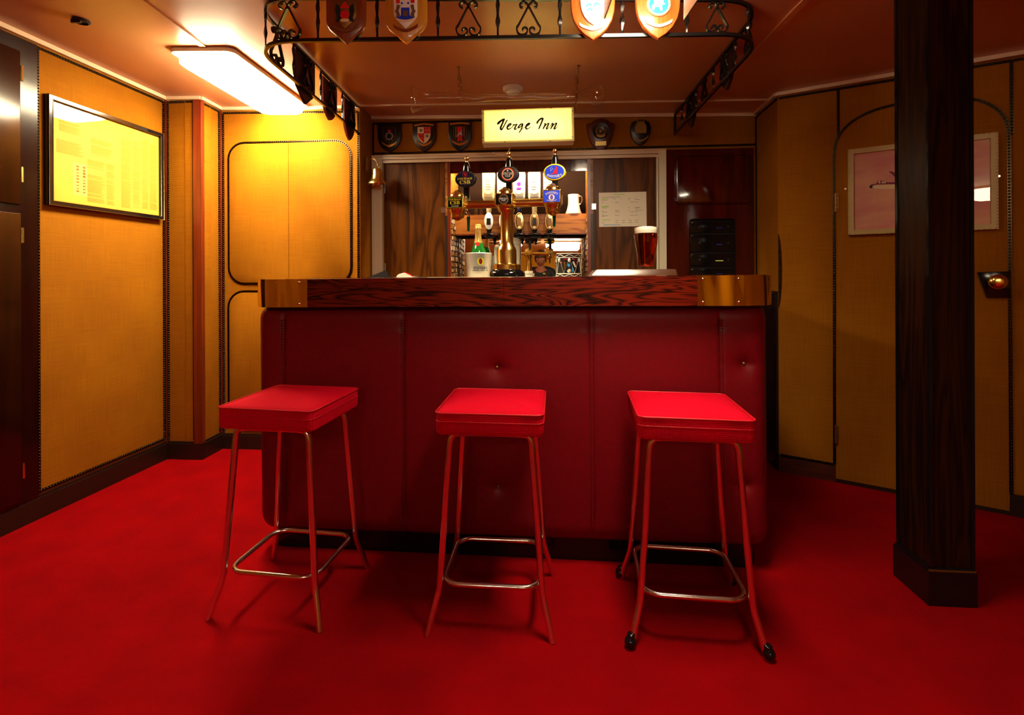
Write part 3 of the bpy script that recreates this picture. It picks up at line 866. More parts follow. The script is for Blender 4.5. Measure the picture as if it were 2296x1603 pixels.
# ------------------------------------------------------------------ bar stools
def make_stool():
    t = thing('bar_stool', 'x', 'stool')
    b = MB()
    w2, n = .1735, 5
    z0, z1 = .640, .712
    Ls = []
    for k in range(5):
        a = PI / 2 * k / 4; bb = .010
        Ls.append([(x, y, z0 + bb * (1 - math.cos(a))) for x, y in rrect(2 * w2 - 2 * bb * (1 - math.sin(a)), 2 * w2 - 2 * bb * (1 - math.sin(a)), .022, n)])
    Ls.append([(x * 1.004, y * 1.004, (z0 + z1) / 2) for x, y in rrect(2 * w2, 2 * w2, .022, n)])
    Ls.append([(x, y, z1 - .006) for x, y in rrect(2 * w2, 2 * w2, .022, n)])
    Ls.append([(x, y, z1) for x, y in rrect(2 * w2 - .006, 2 * w2 - .006, .02, n)])
    for s in (.88, .7, .5, .3, .12):
        Ls.append([(x * s, y * s, z1 + .021 * (1 - s ** 2.6)) for x, y in rrect(2 * w2 - .006, 2 * w2 - .006, .02, n)])
    b.loops(Ls)
    seat = obj('seat', b, M_seat, t, smooth=50)
    b = MB()
    for z in (z1 - .001, z1 - .028):
        wob = [(x, y, z + (.0015 * math.sin(9 * x + 14 * y))) for x, y in rrect(2 * w2 + .003, 2 * w2 + .003, .023, 6)]
        b.tube(wob, .0027 if z > .7 else .0014, 6, closed=True)
    obj('piping', b, M_pipe, seat, smooth=60)
    def leg_path(sx, sy):
        return catmull([(sx * .200, sy * .180, .0), (sx * .186, sy * .166, .06), (sx * .171, sy * .153, .118), (sx * .166, sy * .149, .15)], 4) + \
               [(sx * .150, sy * .138, .38)] + catmull([(sx * .1365, sy * .128, .585), (sx * .133, sy * .1265, .612), (sx * .122, sy * .125, .629), (sx * .10, sy * .1245, .6335), (sx * .07, sy * .1245, .634)], 4)
    for sy in (-1, 1):
        for sx in (-1, 1):
            b = MB(); b.tube(leg_path(sx, sy), .0108, 12); obj('leg', b, M_chrome, t, smooth=60)
        b = MB(); b.tube([(-.075, sy * .1245, .634), (.075, sy * .1245, .634)], .0106, 12); obj('seat_rail', b, M_chrome, t, smooth=60)
    b = MB(); b.tube([(x, y, .146) for x, y in rrect(.318, .286, .055, 6)], .0085, 10, closed=True); obj('footrest_ring', b, M_steel, t, smooth=60)
    return t
def stool_mat(FL, FR, RL):
    a, c, d = hitz(*FL, 0), hitz(*FR, 0), hitz(*RL, 0)
    ctr = (c + d) / 2
    e = (c - a)
    return frame(ctr.x, ctr.y, e.x, e.y)
SM = [stool_mat((466, 1389), (720, 1416), (612, 1255)), stool_mat((962, 1424), (1241, 1440), (1008, 1279)), stool_mat((1421, 1450), (1726, 1477), (1389, 1296))]
st0 = make_stool()
stools = [st0, copy_tree(st0), copy_tree(st0)]
labs = ['red-cushioned chrome bar stool at the left end of the bar, turned askew', 'red-cushioned chrome bar stool standing at the middle of the bar', 'red-cushioned chrome bar stool with black ball feet, nearest the dark post']
for s, Mx, lb in zip(stools, SM, labs):
    s.matrix_world = Mx; s['label'] = lb; s['group'] = 'bar stools in front of the bar'
for sx in (-1, 1):
    for sy in (-1, 1):
        b = MB(); b.ball((sx * .203, sy * .183, .0185), .0185, 16, 10); b.lathe([(.0125, .030), (.0125, .041), (.011, .043)], 14, T(sx * .201, sy * .181, 0))
        lg = [c for c in stools[2].children if c.name.startswith('leg')]
        tgt = min(lg, key=lambda o: (Vector(o.data.vertices[0].co) - Vector((sx * .2, sy * .18, 0))).length)
        obj('ball_foot', b, M_black, tgt, label='black ball foot', smooth=60)

# ------------------------------------------------------------------ dark post on the right
p0, p1, p2 = hitz(2001, 1293, 0), hitz(2083, 1357, 0), hitz(2190, 1362, 0)
MP = frame(p1.x, p1.y, p2.x - p1.x, p2.y - p1.y)
pw = math.hypot(p2.x - p1.x, p2.y - p1.y); pd = .175
post = thing('wooden_post', 'dark wooden square post in the right foreground, from carpet to ceiling', 'post', MP)
b = MB(); b.box(.010, pw - .004, .010, pd, .0, zc(1.5)); obj('shaft', b, M_darkw, post)
b = MB()
for x in (.006, pw - .012): b.box(x, x + .012, .004, .014, .13, zc(1.5) - .01)
b.box(.006, .014, pd - .012, pd + .002, .13, zc(1.5) - .01)
obj('corner_strip', b, M_black, post)
b = MB(); b.box(-.004, pw, -.004, pd + .004, 0, .118); b.box(.0, pw - .002, .002, pd, .118, .128); obj('plinth', b, M_black, post)
b = MB(); b.box(.0, pw - .002, -.002, .004, .1185, .1235); obj('plinth_trim', b, M_bronze, post)

# ------------------------------------------------------------------ wrought iron canopy rail
ZR = 2.085
def g2(px, py): p = hitz(px, py, ZR); return Vector((p.x, p.y))
la, lb_ = g2(827, 318.5), g2(657.5, 177); fa, fb = g2(700, 90.5), g2(1540, 78); ra, rb = g2(1669.8, 129.3), g2(1501, 313.8)
def inter(p, q, r, s):
    d1, d2 = q - p, s - r
    t = ((r.x - p.x) * d2.y - (r.y - p.y) * d2.x) / (d1.x * d2.y - d1.y * d2.x)
    return p + d1 * t
cl_, cr_ = inter(la, lb_, fa, fb), inter(ra, rb, fa, fb)
lend = Vector((la.x, 0)); 
def on_back(p, q):
    o = (MB_ @ Vector((0, 0, 0))); r = MB_ @ Vector((1, 0, 0))
    return inter(p, q, Vector((o.x, o.y)), Vector((r.x, r.y)))
def shorten(p, q, d): return p + (q - p).normalized() * d
lend = shorten(on_back(cl_, la), cl_, .012); rend = shorten(on_back(cr_, rb), cr_, .012)
def fillet(p, c, q, r, n=10):
    a, b_ = (p - c).normalized(), (q - c).normalized()
    ang = a.angle(b_); tl = r / math.tan(ang / 2)
    s, e = c + a * tl, c + b_ * tl
    return [(s * (1 - t) ** 2 + c * 2 * t * (1 - t) + e * t ** 2) for t in [k / n for k in range(n + 1)]]
RC = .20
plan = [lend] + fillet(lend, cl_, cr_, RC) + fillet(cl_, cr_, rend, RC) + [rend]
can = thing('iron_canopy_rail', 'black wrought iron scrollwork rail hanging from the ceiling around the bar', 'railing', T(0, 0, 0))
def bar_along(z, hh, name):
    b = MB(); Ls = []
    for i, p in enumerate(plan):
        t = (plan[min(i + 1, len(plan) - 1)] - plan[max(i - 1, 0)]).normalized(); n = Vector((-t.y, t.x)) * .0065
        zz = z if z is not None else zc(p.x) - .010
        Ls.append([(p.x + n.x, p.y + n.y, zz - hh), (p.x - n.x, p.y - n.y, zz - hh), (p.x - n.x, p.y - n.y, zz + hh), (p.x + n.x, p.y + n.y, zz + hh)])
    b.loops(Ls); obj(name, b, M_iron, can)
bar_along(ZR, .0065, 'bottom_rail'); bar_along(None, .0065, 'top_rail')
plen = [0]
for p, q in zip(plan[:-1], plan[1:]): plen.append(plen[-1] + (q - p).length)
def along(s):
    for i in range(len(plan) - 1):
        if s <= plen[i + 1] or i == len(plan) - 2:
            t = (s - plen[i]) / (plen[i + 1] - plen[i]); d = (plan[i + 1] - plan[i]).normalized()
            return plan[i] + (plan[i + 1] - plan[i]) * t, d
def s_of(pt):
    return min(((along(k * plen[-1] / 2000)[0] - pt).length, k * plen[-1] / 2000) for k in range(2001))[1]
def loc(s, w_=0.0, z=0.0):
    p, d = along(s)
    return frame(p.x, p.y, d.x, d.y) @ T(0, w_, z)
scr = [(-14, 72), (-20, 74), (-22, 80), (-15, 86), (-6, 84), (0, 76), (10, 57), (24, 30), (30, 20), (28, 8), (20, 1.5), (10, 2), (4, 8), (3, 16), (9, 20), (15, 17), (15, 12)]
def iron_scroll(s):
    p, _ = along(s); Hh = zc(p.x) - .02 - ZR - .008
    sc_ = Hh / 87
    b = MB()
    for sg in (1, -1):
        pth = catmull([(sg * x * sc_ * 1.02, z * sc_ + .007) for x, z in scr], 5)
        b.ribbon(pth, .0028, .013)
    obj('scroll', b, M_iron, can, M=loc(s, 0, ZR))
def iron_bar(s):
    p, _ = along(s); Hh = zc(p.x) - .012 - ZR
    b = MB(); N = 26
    rr = [.0042 + .0062 * math.exp(-((k / N - .38) / .13) ** 2) + .0062 * math.exp(-((k / N - .80) / .13) ** 2) for k in range(N + 1)]
    b.tube([(0, 0, .004 + Hh * k / N) for k in range(N + 1)], rr, 4, twist=PI * 1.0, flat=.75)
    obj('twisted_bar', b, M_iron, can, M=loc(s, 0, ZR))
front_items = [('s', 645), ('b', 713), ('s', 781), ('b', 846), ('s', 914), ('b', 982), ('s', 1050), ('b', 1116), ('s', 1185), ('b', 1255), ('s', 1327), ('b', 1396), ('s', 1472), ('b', 1540), ('s', 1607)]
sF = {}
for k, px in front_items:
    fx = fa + (fb - fa) * ((px - 700) / 840.0)
    d = ray(px, 84); fr = (fb - fa).normalized()
    q = inter(Vector((0, 0)), Vector((d.x, d.y)), fa, fb)
    s = s_of(q); sF[px] = s
    (iron_scroll if k == 's' else iron_bar)(s)
sL0, sR0 = sF[645], sF[1607]
stepL = (sL0 - .03) / 10
sides = []
for k in range(1, 10):
    s = sL0 - k * stepL; sides.append((s, k)); (iron_bar if k % 2 else iron_scroll)(s)
stepR = (plen[-1] - .03 - sR0) / 10
for k in range(1, 10):
    s = sR0 + k * stepR; (iron_bar if k % 2 else iron_scroll)(s)
for s in (.008, plen[-1] - .008):
    p, _ = along(s); b = MB(); b.box(-.007, .007, -.007, .007, -.006, zc(p.x) - .004 - ZR); obj('end_post', b, M_iron, can, M=loc(s, 0, ZR))

# ------------------------------------------------------------------ plaques
def shield(w_, h, kind):
    a = w_ / 2
    if kind == 'heater':
        r = [(a, 0), (a, -.40 * h), (a * .97, -.55 * h), (a * .84, -.70 * h), (a * .60, -.84 * h), (a * .30, -.94 * h), (0, -h)]
    elif kind == 'pent':
        r = [(a, 0), (a, -.58 * h), (a * .96, -.66 * h), (a * .82, -.74 * h), (a * .60, -.81 * h), (0, -h)]
    elif kind == 'gothic':
        r = [(a * .96, 0), (a, -.30 * h), (a * .97, -.48 * h), (a * .87, -.64 * h), (a * .66, -.79 * h), (a * .36, -.91 * h), (0, -h)]
    elif kind == 'eared':
        r = [(.001, 0.0), (a * .35, -.03 * h), (a * .72, -.13 * h), (a, -.16 * h), (a * .99, -.30 * h), (a * .88, -.52 * h), (a * .66, -.73 * h), (a * .32, -.90 * h), (0, -h)]
    else:
        r = [(.001, 0.0), (a * .5, -.06 * h), (a * .84, -.12 * h), (a, -.32 * h), (a * .97, -.50 * h), (a * .80, -.72 * h), (a * .45, -.90 * h), (0, -h)]
    return r + [(-x, z) for x, z in r[::-1][1:]]
def ribbon_scroll(b, cx, cz, w_, h, sag, y0, y1):
    n = 14; up, dn = [], []
    for k in range(n + 1):
        t = k / n * 2 - 1
        x = cx + t * w_ / 2; z = cz - sag * (1 - abs(t) ** 1.6) + (.25 * h if abs(t) > .86 else 0)
        up.append((x, z + h / 2)); dn.append((x, z - h / 2))
    b.plate(up + dn[::-1], y0, y1)
def poly(b, pts, y, th=.0008): b.plate(pts, y - th, y)
def disc(b, cx, cz, r, y, n=20, rz=None, th=.0008): b.plate([(cx + x, cz + z) for x, z in ell(r, rz or r, n)], y - th, y)
def hooks(t, w_, z):
    for s in (-1, 1):
        b = MB(); b.lathe([(.0055, 0), (.0055, .0015)], 12, T(s * (w_ / 2 + .004), .012, z) @ RX(PI / 2)); obj('hanging_eye', b, M_bronze, t)
GP = 'plaques on the fascia above the hatch'
def fascia_plaque(px, ptop, pbot, wpx, nm_lab, kind, m):
    u, z1 = hit(px, ptop, MB_); _, z0 = hit(px, pbot, MB_)
    Wd = abs(hit(px + wpx / 2, 300, MB_)[0] - hit(px - wpx / 2, 300, MB_)[0]); Hh = z1 - z0
    t = thing('shield_plaque', nm_lab, 'plaque', MB_ @ T(u, -.016, z1), GP)
    b = MB(); b.plate(shield(Wd, Hh, kind), 0, .0155, .005); obj('plaque_board', b, m, t)
    return t, Wd, Hh
t, W_, H_ = fascia_plaque(874.5, 276, 342, 53, 'dark shield plaque with a grey star badge and crown, leftmost above the hatch', 'heater', M_plaqueB)
hooks(t, W_, -.36 * H_)
b = MB(); o = shield(W_ * .52, H_ * .56, 'heater'); poly(b, [(x, z - H_ * .16) for x, z in o], -.0004); obj('inner_shield', b, M_bronze, t)
b = MB(); poly(b, [(x * .93, z * .95 - H_ * .17) for x, z in o], -.0014); obj('shield_field', b, M_plaqueB, t)
b = MB(); c = (0, -.47 * H_); n = 16
star = [(c[0] + (W_ * (.185 if k % 2 == 0 else .15)) * math.cos(2 * PI * k / n), c[1] + (W_ * (.185 if k % 2 == 0 else .15)) * math.sin(2 * PI * k / n)) for k in range(n)]
poly(b, star, -.0024); obj('star_badge', b, M_silver, t)
b = MB(); disc(b, *c, W_ * .112, -.0034); obj('badge_centre', b, M_plaqueB, t)
b = MB(); poly(b, [(-.05 * W_, -.33 * H_), (.05 * W_, -.33 * H_), (.085 * W_, -.235 * H_), (.035 * W_, -.265 * H_), (0, -.215 * H_), (-.035 * W_, -.265 * H_), (-.085 * W_, -.235 * H_)], -.0024); obj('crown', b, M_red, t)
b = MB(); ribbon_scroll(b, 0, -.68 * H_, W_ * .62, H_ * .075, H_ * .12, -.003, 0); obj('scroll_ribbon', b, M_gold, t)
t, W_, H_ = fascia_plaque(952, 275, 341, 52, 'shield plaque with red and cream quarters, second from the left above the hatch', 'heater', M_plaqueD)
hooks(t, W_, -.33 * H_)
o = [(x, z - H_ * .17) for x, z in shield(W_ * .56, H_ * .56, 'heater')]
b = MB(); poly(b, o, -.0004); obj('inner_shield', b, M_creamp, t)
zm = -.39 * H_
b = MB(); poly(b, [(0, -.18 * H_), (W_ * .27, -.18 * H_), (W_ * .27, zm), (0, zm)], -.0014)
poly(b, [(0, zm), (0, -.71 * H_), (-W_ * .12, -.62 * H_), (-W_ * .20, -.54 * H_), (-W_ * .25, -.45 * H_), (-W_ * .262, zm)], -.0014); obj('red_quarter', b, M_red, t)
b = MB()
for cx, cz in ((-.13, -.285), (.13, -.48)): disc(b, cx * W_, cz * H_, W_ * .06, -.0016)
b.box(-W_ * .28, W_ * .28, -.0022, -.001, zm - .0008, zm + .0008); b.box(-.0008, .0008, -.0022, -.001, -.71 * H_, -.17 * H_)
for cx in (-.17, -.09): disc(b, cx * W_, -.49 * H_, W_ * .022, -.002)
obj('charges', b, M_ink, t)
b = MB()
for cx, cz in ((-.13, -.285), (.13, -.48)): disc(b, cx * W_, cz * H_, W_ * .03, -.0028)
for cx in (.09, .18): disc(b, cx * W_, -.28 * H_, W_ * .022, -.002, rz=W_ * .04)
obj('pale_charges', b, M_silver, t)
b = MB(); ribbon_scroll(b, 0, -.125 * H_, W_ * .84, H_ * .06, -H_ * .05, -.003, 0); ribbon_scroll(b, 0, -.67 * H_, W_ * .64, H_ * .075, H_ * .12, -.003, 0); obj('scroll_ribbon', b, M_gold, t)
t, W_, H_ = fascia_plaque(1032, 274, 340, 52, 'shield plaque with red central stripe and grey bird, nearest the lit sign on its left', 'heater', M_plaqueB)
hooks(t, W_, -.36 * H_)
o = [(x, z - H_ * .16) for x, z in shield(W_ * .56, H_ * .56, 'heater')]
b = MB(); poly(b, o, -.0004); obj('inner_shield', b, M_bronze, t)
b = MB(); poly(b, [(x * .95, (z + .16 * H_) * .96 - H_ * .168) for x, z in o], -.0012); obj('shield_field', b, M_plaqueB, t)
b = MB()
for x0, x1, zb in ((-.10, -.012, -.66), (.012, .10, -.66)): b.box(x0 * W_, x1 * W_, -.0024, -.0012, zb * H_, -.175 * H_)
obj('red_stripe', b, M_red, t)
b = MB()
for x in (-.18, .17): b.box(x * W_, (x + .022) * W_, -.0024, -.0012, -.54 * H_, -.175 * H_)
obj('gold_stripe', b, M_gold, t)
b = MB(); poly(b, [(x * W_, z * H_) for x, z in ((-.14, -.52), (-.09, -.43), (-.02, -.38), (.09, -.29), (.06, -.38), (.10, -.43), (.12, -.48), (.04, -.45), (-.04, -.45), (-.10, -.51))], -.0028); obj('bird', b, M_silver, t)
b = MB(); ribbon_scroll(b, 0, -.09 * H_, W_ * .84, H_ * .06, -H_ * .03, -.003, 0); ribbon_scroll(b, 0, -.66 * H_, W_ * .64, H_ * .075, H_ * .12, -.003, 0); obj('scroll_ribbon', b, M_gold, t)
t, W_, H_ = fascia_plaque(1346.5, 266, 344, 63, 'red brown plaque with round bronze crest and small brass plate, right of the sign', 'eared', M_plaqueR)
hooks(t, W_, -.38 * H_)
b = MB(); b.lathe([(.31 * W_, 0), (.31 * W_, .004), (.27 * W_, .005), (.25 * W_, .003)], 28, T(0, 0, -.37 * H_) @ RX(PI / 2)); obj('round_badge', b, M_plaqueB, t)
b = MB()
for k in range(22):
    a = 2 * PI * k / 22; b.tube([(.13 * W_ * math.cos(a), -.006, -.37 * H_ + .13 * W_ * math.sin(a)), (.21 * W_ * math.cos(a), -.0045, -.37 * H_ + .21 * W_ * math.sin(a))], .0022, 5)
b.ball((0, -.004, -.37 * H_), .07 * W_, sc=(1, .4, 1.2)); ribbon_scroll(b, 0, -.50 * H_, .3 * W_, .05 * H_, .04 * H_, -.007, -.003); obj('relief', b, M_bronze, t)
b = MB(); b.box(-.19 * W_, .19 * W_, -.002, 0, -.79 * H_, -.67 * H_); obj('brass_plate', b, M_gold, t)
t, W_, H_ = fascia_plaque(1435.5, 268, 328, 47, 'black shield plaque with a bronze arms relief, last on the right above the hatch', 'round', M_plaqueB)
b = MB(); poly(b, [(x * W_, z * H_) for x, z in ((-.26, -.53), (.26, -.53), (.27, -.30), (.20, -.17), (.08, -.10), (-.08, -.10), (-.20, -.17), (-.27, -.30))], -.0004, .003)
for x, z in ((-.15, -.09), (0, -.04), (.15, -.09)): b.ball((x * W_, -.003, z * H_), .055 * W_, sc=(1, .5, 1))
obj('relief', b, M_bronze, t)
b = MB(); ribbon_scroll(b, 0, -.66 * H_, .74 * W_, .06 * H_, .16 * H_, -.003, 0); obj('scroll_ribbon', b, M_bronze, t)

GR = 'plaques hung on the iron rail'
def rail_plaque(Mx, lab, kind, m, Wd, Hh):
    t = thing('shield_plaque', lab, 'plaque', Mx, GR)
    b = MB(); b.plate(shield(Wd, Hh, kind), 0, .018, .007); obj('plaque_board', b, m, t)
    b = MB(); b.tube([(-.03, .024, -.05), (.03, .024, -.05)], .004, 6); b.box(-.012, .012, .018, .026, -.09, -.04); obj('wall_hook', b, M_bronze, t)
    return t
def front_plaque(px, pbot, wpx, lab, kind, m):
    s = sF[px]; p, _ = along(s); dY = p.y - .03
    Mx = loc(s, -.030, 0)
    _, z0 = hit(px, pbot, Mx); Wd = wpx * dY / F; Hh = .215
    return rail_plaque(loc(s, -.030, z0 + Hh), lab, kind, m, Wd, Hh), Wd, Hh
t, W_, H_ = front_plaque(781, 97, 90, 'mid brown wooden shield plaque with dark crest, leftmost on the front iron rail', 'pent', M_plaqueM)
zb = -H_
def zz(v): return (v - 1) * H_
o = [(x, z + H_ * .0 - .02) for x, z in shield(W_ * .58, H_ * .66, 'pent')]
b = MB(); b.plate(o, -.006, 0, .001); ins = obj('inner_shield', b, M_bronze, t, label='dull gold inner shield')
b = MB()
for s in (-1, 1): poly(b, [(s * x * W_, z * H_) for x, z in ((.10, -.36), (.22, -.30), (.24, -.42), (.20, -.56), (.24, -.62), (.06, -.62), (.12, -.50))], -.006)
obj('crest_beasts', b, M_ink, ins)
b = MB(); disc(b, 0, -.50 * H_, .11 * W_, -.0062); poly(b, [(-.13 * W_, -.38 * H_), (0, -.26 * H_), (.13 * W_, -.38 * H_)], -.0062); obj('crest_shield', b, M_red, ins)
b = MB(); disc(b, 0, -.60 * H_, .12 * W_, -.007, rz=.03 * H_); obj('crest_flowers', b, M_creamp, ins)
b = MB(); ribbon_scroll(b, 0, -.70 * H_, W_ * .62, H_ * .05, H_ * .085, -.005, 0); obj('scroll_ribbon', b, M_bronze, t)
t, W_, H_ = front_plaque(914, 96, 94, 'golden wooden shield plaque with blue and white crest on the front iron rail', 'pent', M_plaqueY)
o = [(x, z - .02) for x, z in shield(W_ * .56, H_ * .66, 'pent')]
b = MB(); b.plate(o, -.006, 0, .001); ins = obj('inner_shield', b, M_whitep, t, label='white inner shield')
b = MB(); poly(b, [(x * W_, z * H_) for x, z in ((-.10, -.38), (.10, -.38), (.10, -.52), (.20, -.56), (.16, -.60), (-.16, -.60), (-.20, -.56), (-.10, -.52))], -.006)
disc(b, -.08 * W_, -.30 * H_, .025 * W_, -.0062); disc(b, .07 * W_, -.30 * H_, .025 * W_, -.0062); obj('crest_field', b, M_blue, ins)
b = MB()
for s in (-1, 1): poly(b, [(s * x * W_, z * H_) for x, z in ((.12, -.34), (.20, -.32), (.22, -.42), (.25, -.44), (.21, -.50), (.23, -.58), (.12, -.52), (.16, -.44))], -.0066)
poly(b, [(x * W_, z * H_) for x, z in ((-.06, -.44), (.06, -.44), (.05, -.54), (-.05, -.54))], -.0076); obj('crest_beasts', b, M_brownp, ins)
b = MB()
for s in (-1, 1): poly(b, [(s * .13 * W_, -.22 * H_), (s * .22 * W_, -.22 * H_), (s * .22 * W_, -.30 * H_), (s * .13 * W_, -.30 * H_)], -.0062)
disc(b, 0, -.21 * H_, .045 * W_, -.0062); obj('crest_flags', b, M_red, ins)
b = MB(); ribbon_scroll(b, 0, -.59 * H_, .42 * W_, .035 * H_, .03 * H_, -.0085, -.006); obj('crest_ribbon', b, M_creamp, ins)
b = MB(); ribbon_scroll(b, 0, -.70 * H_, W_ * .58, H_ * .05, H_ * .085, -.005, 0); obj('scroll_ribbon', b, M_plaqueM, t)
t, W_, H_ = front_plaque(1327, 89, 100, 'orange wooden shield plaque with large white inner shield on the front iron rail', 'gothic', M_plaqueO)
o = [(x, z - .015) for x, z in shield(W_ * .58, H_ * .68, 'gothic')]
b = MB(); b.plate(o, -.007, 0, .001); ins = obj('inner_shield', b, M_whitep, t, label='white inner shield')
b = MB()
for cx, cz in ((-.08, -.38), (.09, -.37)):
    b.ribbon(catmull([((cx - .07) * W_, (cz - .05) * H_), ((cx - .03) * W_, cz * H_), ((cx + .05) * W_, (cz - .02) * H_)], 5), .0025, .001, T(0, -.0078, 0))
b.ribbon(catmull([(-.14 * W_, -.50 * H_), (-.08 * W_, -.46 * H_), (-.02 * W_, -.50 * H_)], 5), .002, .001, T(0, -.0078, 0)); obj('painted_birds', b, M_sky, ins)
b = MB(); ribbon_scroll(b, 0, -.73 * H_, W_ * .62, H_ * .05, H_ * .09, -.005, 0); obj('scroll_ribbon', b, M_creamp, t)
t, W_, H_ = front_plaque(1472, 86, 100, 'orange wooden shield plaque with blue winged horse roundel on the front iron rail', 'gothic', M_plaqueO)
cz = -.40 * H_; R = .27 * W_
b = MB(); b.lathe([(R, 0), (R, .004), (R * .8, .005)], 30, T(0, 0, cz) @ RX(PI / 2))
for k in range(34):
    a = 2 * PI * k / 34; b.ball((R * .92 * math.cos(a), -.005, cz + R * .92 * math.sin(a)), .0042, 6, 4)
rd = obj('rope_border', b, M_creamp, t)
b = MB(); disc(b, 0, cz, R * .80, -.0052); obj('roundel_field', b, M_sky, rd)
b = MB(); poly(b, [(x * R, cz + z * R) for x, z in ((-.6, -.15), (-.35, .05), (-.45, .25), (-.25, .42), (-.05, .36), (.05, .55), (.15, .25), (.5, .6), (.35, .12), (.55, -.02), (.25, -.1), (.3, -.55), (.1, -.55), (.02, -.25), (-.3, -.25), (-.4, -.5), (-.55, -.5))], -.0062); obj('winged_horse', b, M_whitep, rd)
b = MB(); ribbon_scroll(b, 0, -.70 * H_, W_ * .60, H_ * .055, H_ * .085, -.005, 0); obj('scroll_ribbon', b, M_creamp, t)
# plaques on the two sides hang facing outwards
def side_plaque(s, lab, kind, m, Wd, Hh, drop):
    Mx = loc(s, -.028, ZR + Hh - drop)
    t = rail_plaque(Mx, lab, kind, m, Wd, Hh)
    b = MB(); o = [(x, z - .03) for x, z in shield(Wd * .55, Hh * .6, kind)]; b.plate(o, -.006, 0, .001); obj('inner_shield', b, M_bronze, t)
    b = MB(); b.tube([(-.035, .021, -Hh * .5), (0, .021, -Hh * .36), (.035, .021, -Hh * .5)], .0022, 5); obj('hanging_wire', b, M_silver, t)
def s_left(px, py): return s_of(g2(px, py))
side_plaque(sL0 - 4 * stepL, 'dark plaque seen from behind, nearest the camera on the left iron rail', 'pent', M_plaqueD, .215, .235, .065)
side_plaque(sL0 - 6 * stepL, 'dark plaque seen from behind, middle of three on the left iron rail', 'heater', M_plaqueR, .20, .215, .05)
side_plaque(sL0 - 8 * stepL, 'dark pointed plaque seen from behind, farthest back on the left iron rail', 'gothic', M_plaqueR, .20, .245, .08)
side_plaque(sR0 + 4 * stepR, 'dark plaque seen from behind, nearer one on the right iron rail', 'heater', M_plaqueD, .17, .21, .045)
side_plaque(sR0 + 8 * stepR, 'dark plaque seen from behind, farther one on the right iron rail', 'heater', M_plaqueD, .17, .21, .05)

# ------------------------------------------------------------------ hanging sign, chains, glass yard, cord
SY = 2.70
tl, tr, bl_, br_ = at(1081, 245.5, SY), at(1287, 241, SY), at(1080, 320.5, SY), at(1286.5, 317, SY)
SW = ((tr - tl).length + (br_ - bl_).length) / 2; SH = ((tl - bl_).length + (tr - br_).length) / 2
ctr = (tl + tr + bl_ + br_) / 4
MS = T(*ctr) @ RZ(-.03) @ RY(-.018)
SDP = .085
sign = thing('hanging_sign', 'lit white box sign with black brush lettering hanging over the bar', 'sign', MS)
b = MB()
ins_ = .004
for z0, z1, x0, x1 in ((-SH / 2, -SH / 2 + ins_, -SW / 2, SW / 2), (SH / 2 - ins_, SH / 2, -SW / 2, SW / 2)):
    b.box(x0, x1, .003, SDP, z0, z1)
for x in (-SW / 2, SW / 2 - ins_): b.box(x, x + ins_, .003, SDP, -SH / 2 + ins_, SH / 2 - ins_)
b.box(-SW / 2, SW / 2, SDP, SDP + .004, -SH / 2, SH / 2)
obj('box', b, M_signbox, sign)
b = MB(); b.box(-SW / 2, SW / 2, 0, .003, -SH / 2, SH / 2); face = obj('face_panel', b, M_signface, sign)
b = MB()
for x0, x1, z0, z1 in ((-SW / 2, -SW / 2 + .014, -SH / 2, SH / 2), (SW / 2 - .014, SW / 2, -SH / 2, SH / 2), (-SW / 2, SW / 2, -SH / 2, -SH / 2 + .012), (-SW / 2, SW / 2, SH / 2 - .006, SH / 2)):
    b.box(x0, x1, .0031, .012, z0, z1)
obj('inner_flange', b, M_signbox, sign)
b = MB(); b.tube([(-SW * .36, .045, -.004), (SW * .38, .045, -.010)], .012, 12); obj('light_tube', b, M_tube, sign)
STK = [
 [(462, 425, 34), (478, 405, 46), (520, 368, 40), (570, 338, 40), (600, 325, 38)],
 [(598, 330, 36), (575, 390, 32), (545, 460, 34), (524, 515, 38), (535, 552, 36), (560, 540, 24), (605, 460, 22), (648, 380, 22), (668, 348, 22)],
 [(690, 492, 14), (735, 462, 18), (757, 432, 24), (737, 422, 26), (695, 455, 30), (670, 510, 32), (692, 545, 28), (742, 530, 16), (800, 485, 10)],
 [(798, 480, 14), (812, 445, 22), (828, 452, 24), (862, 445, 20), (888, 436, 26)],
 [(886, 438, 22), (858, 488, 28), (836, 528, 30), (850, 550, 26), (892, 522, 10), (920, 495, 8)],
 [(1022, 432, 22), (985, 430, 26), (938, 470, 28), (920, 502, 28), (932, 515, 22), (978, 482, 16), (1014, 442, 20)],
 [(1020, 436, 24), (1005, 490, 26), (978, 560, 22), (950, 605, 22), (935, 622, 14)],
 [(942, 612, 12), (968, 580, 12), (1020, 530, 10), (1085, 488, 10)],
 [(1096, 486, 14), (1150, 452, 18), (1176, 422, 24), (1155, 414, 26), (1112, 448, 32), (1088, 502, 32), (1104, 540, 28), (1152, 525, 14), (1200, 491, 9)],
 [(1352, 412, 22), (1342, 398, 34), (1385, 340, 32), (1438, 306, 34), (1468, 310, 36)],
 [(1470, 312, 34), (1450, 370, 30), (1415, 455, 28), (1380, 532, 24)],
 [(1498, 428, 14), (1528, 422, 22), (1512, 465, 28), (1478, 532, 24)],
 [(1480, 528, 12), (1550, 440, 16), (1602, 414, 22), (1588, 452, 28), (1553, 520, 28), (1558, 540, 24), (1602, 508, 10), (1642, 474, 8)],
 [(1640, 476, 10), (1668, 424, 16), (1700, 416, 22), (1682, 460, 28), (1648, 532, 24)],
 [(1650, 528, 12), (1722, 440, 16), (1776, 410, 22), (1762, 450, 28), (1724, 520, 28), (1732, 540, 24), (1780, 502, 10), (1808, 474, 8)]]
Mi = MS.inverted()
def sgn(px, py):
    d = Mi.to_3x3() @ ray(1070 + px / 9.983, 235 + py / 9.983); o = Mi @ CAM
    q = o + d * ((-.0012 - o.y) / d.y); return q.x, q.z
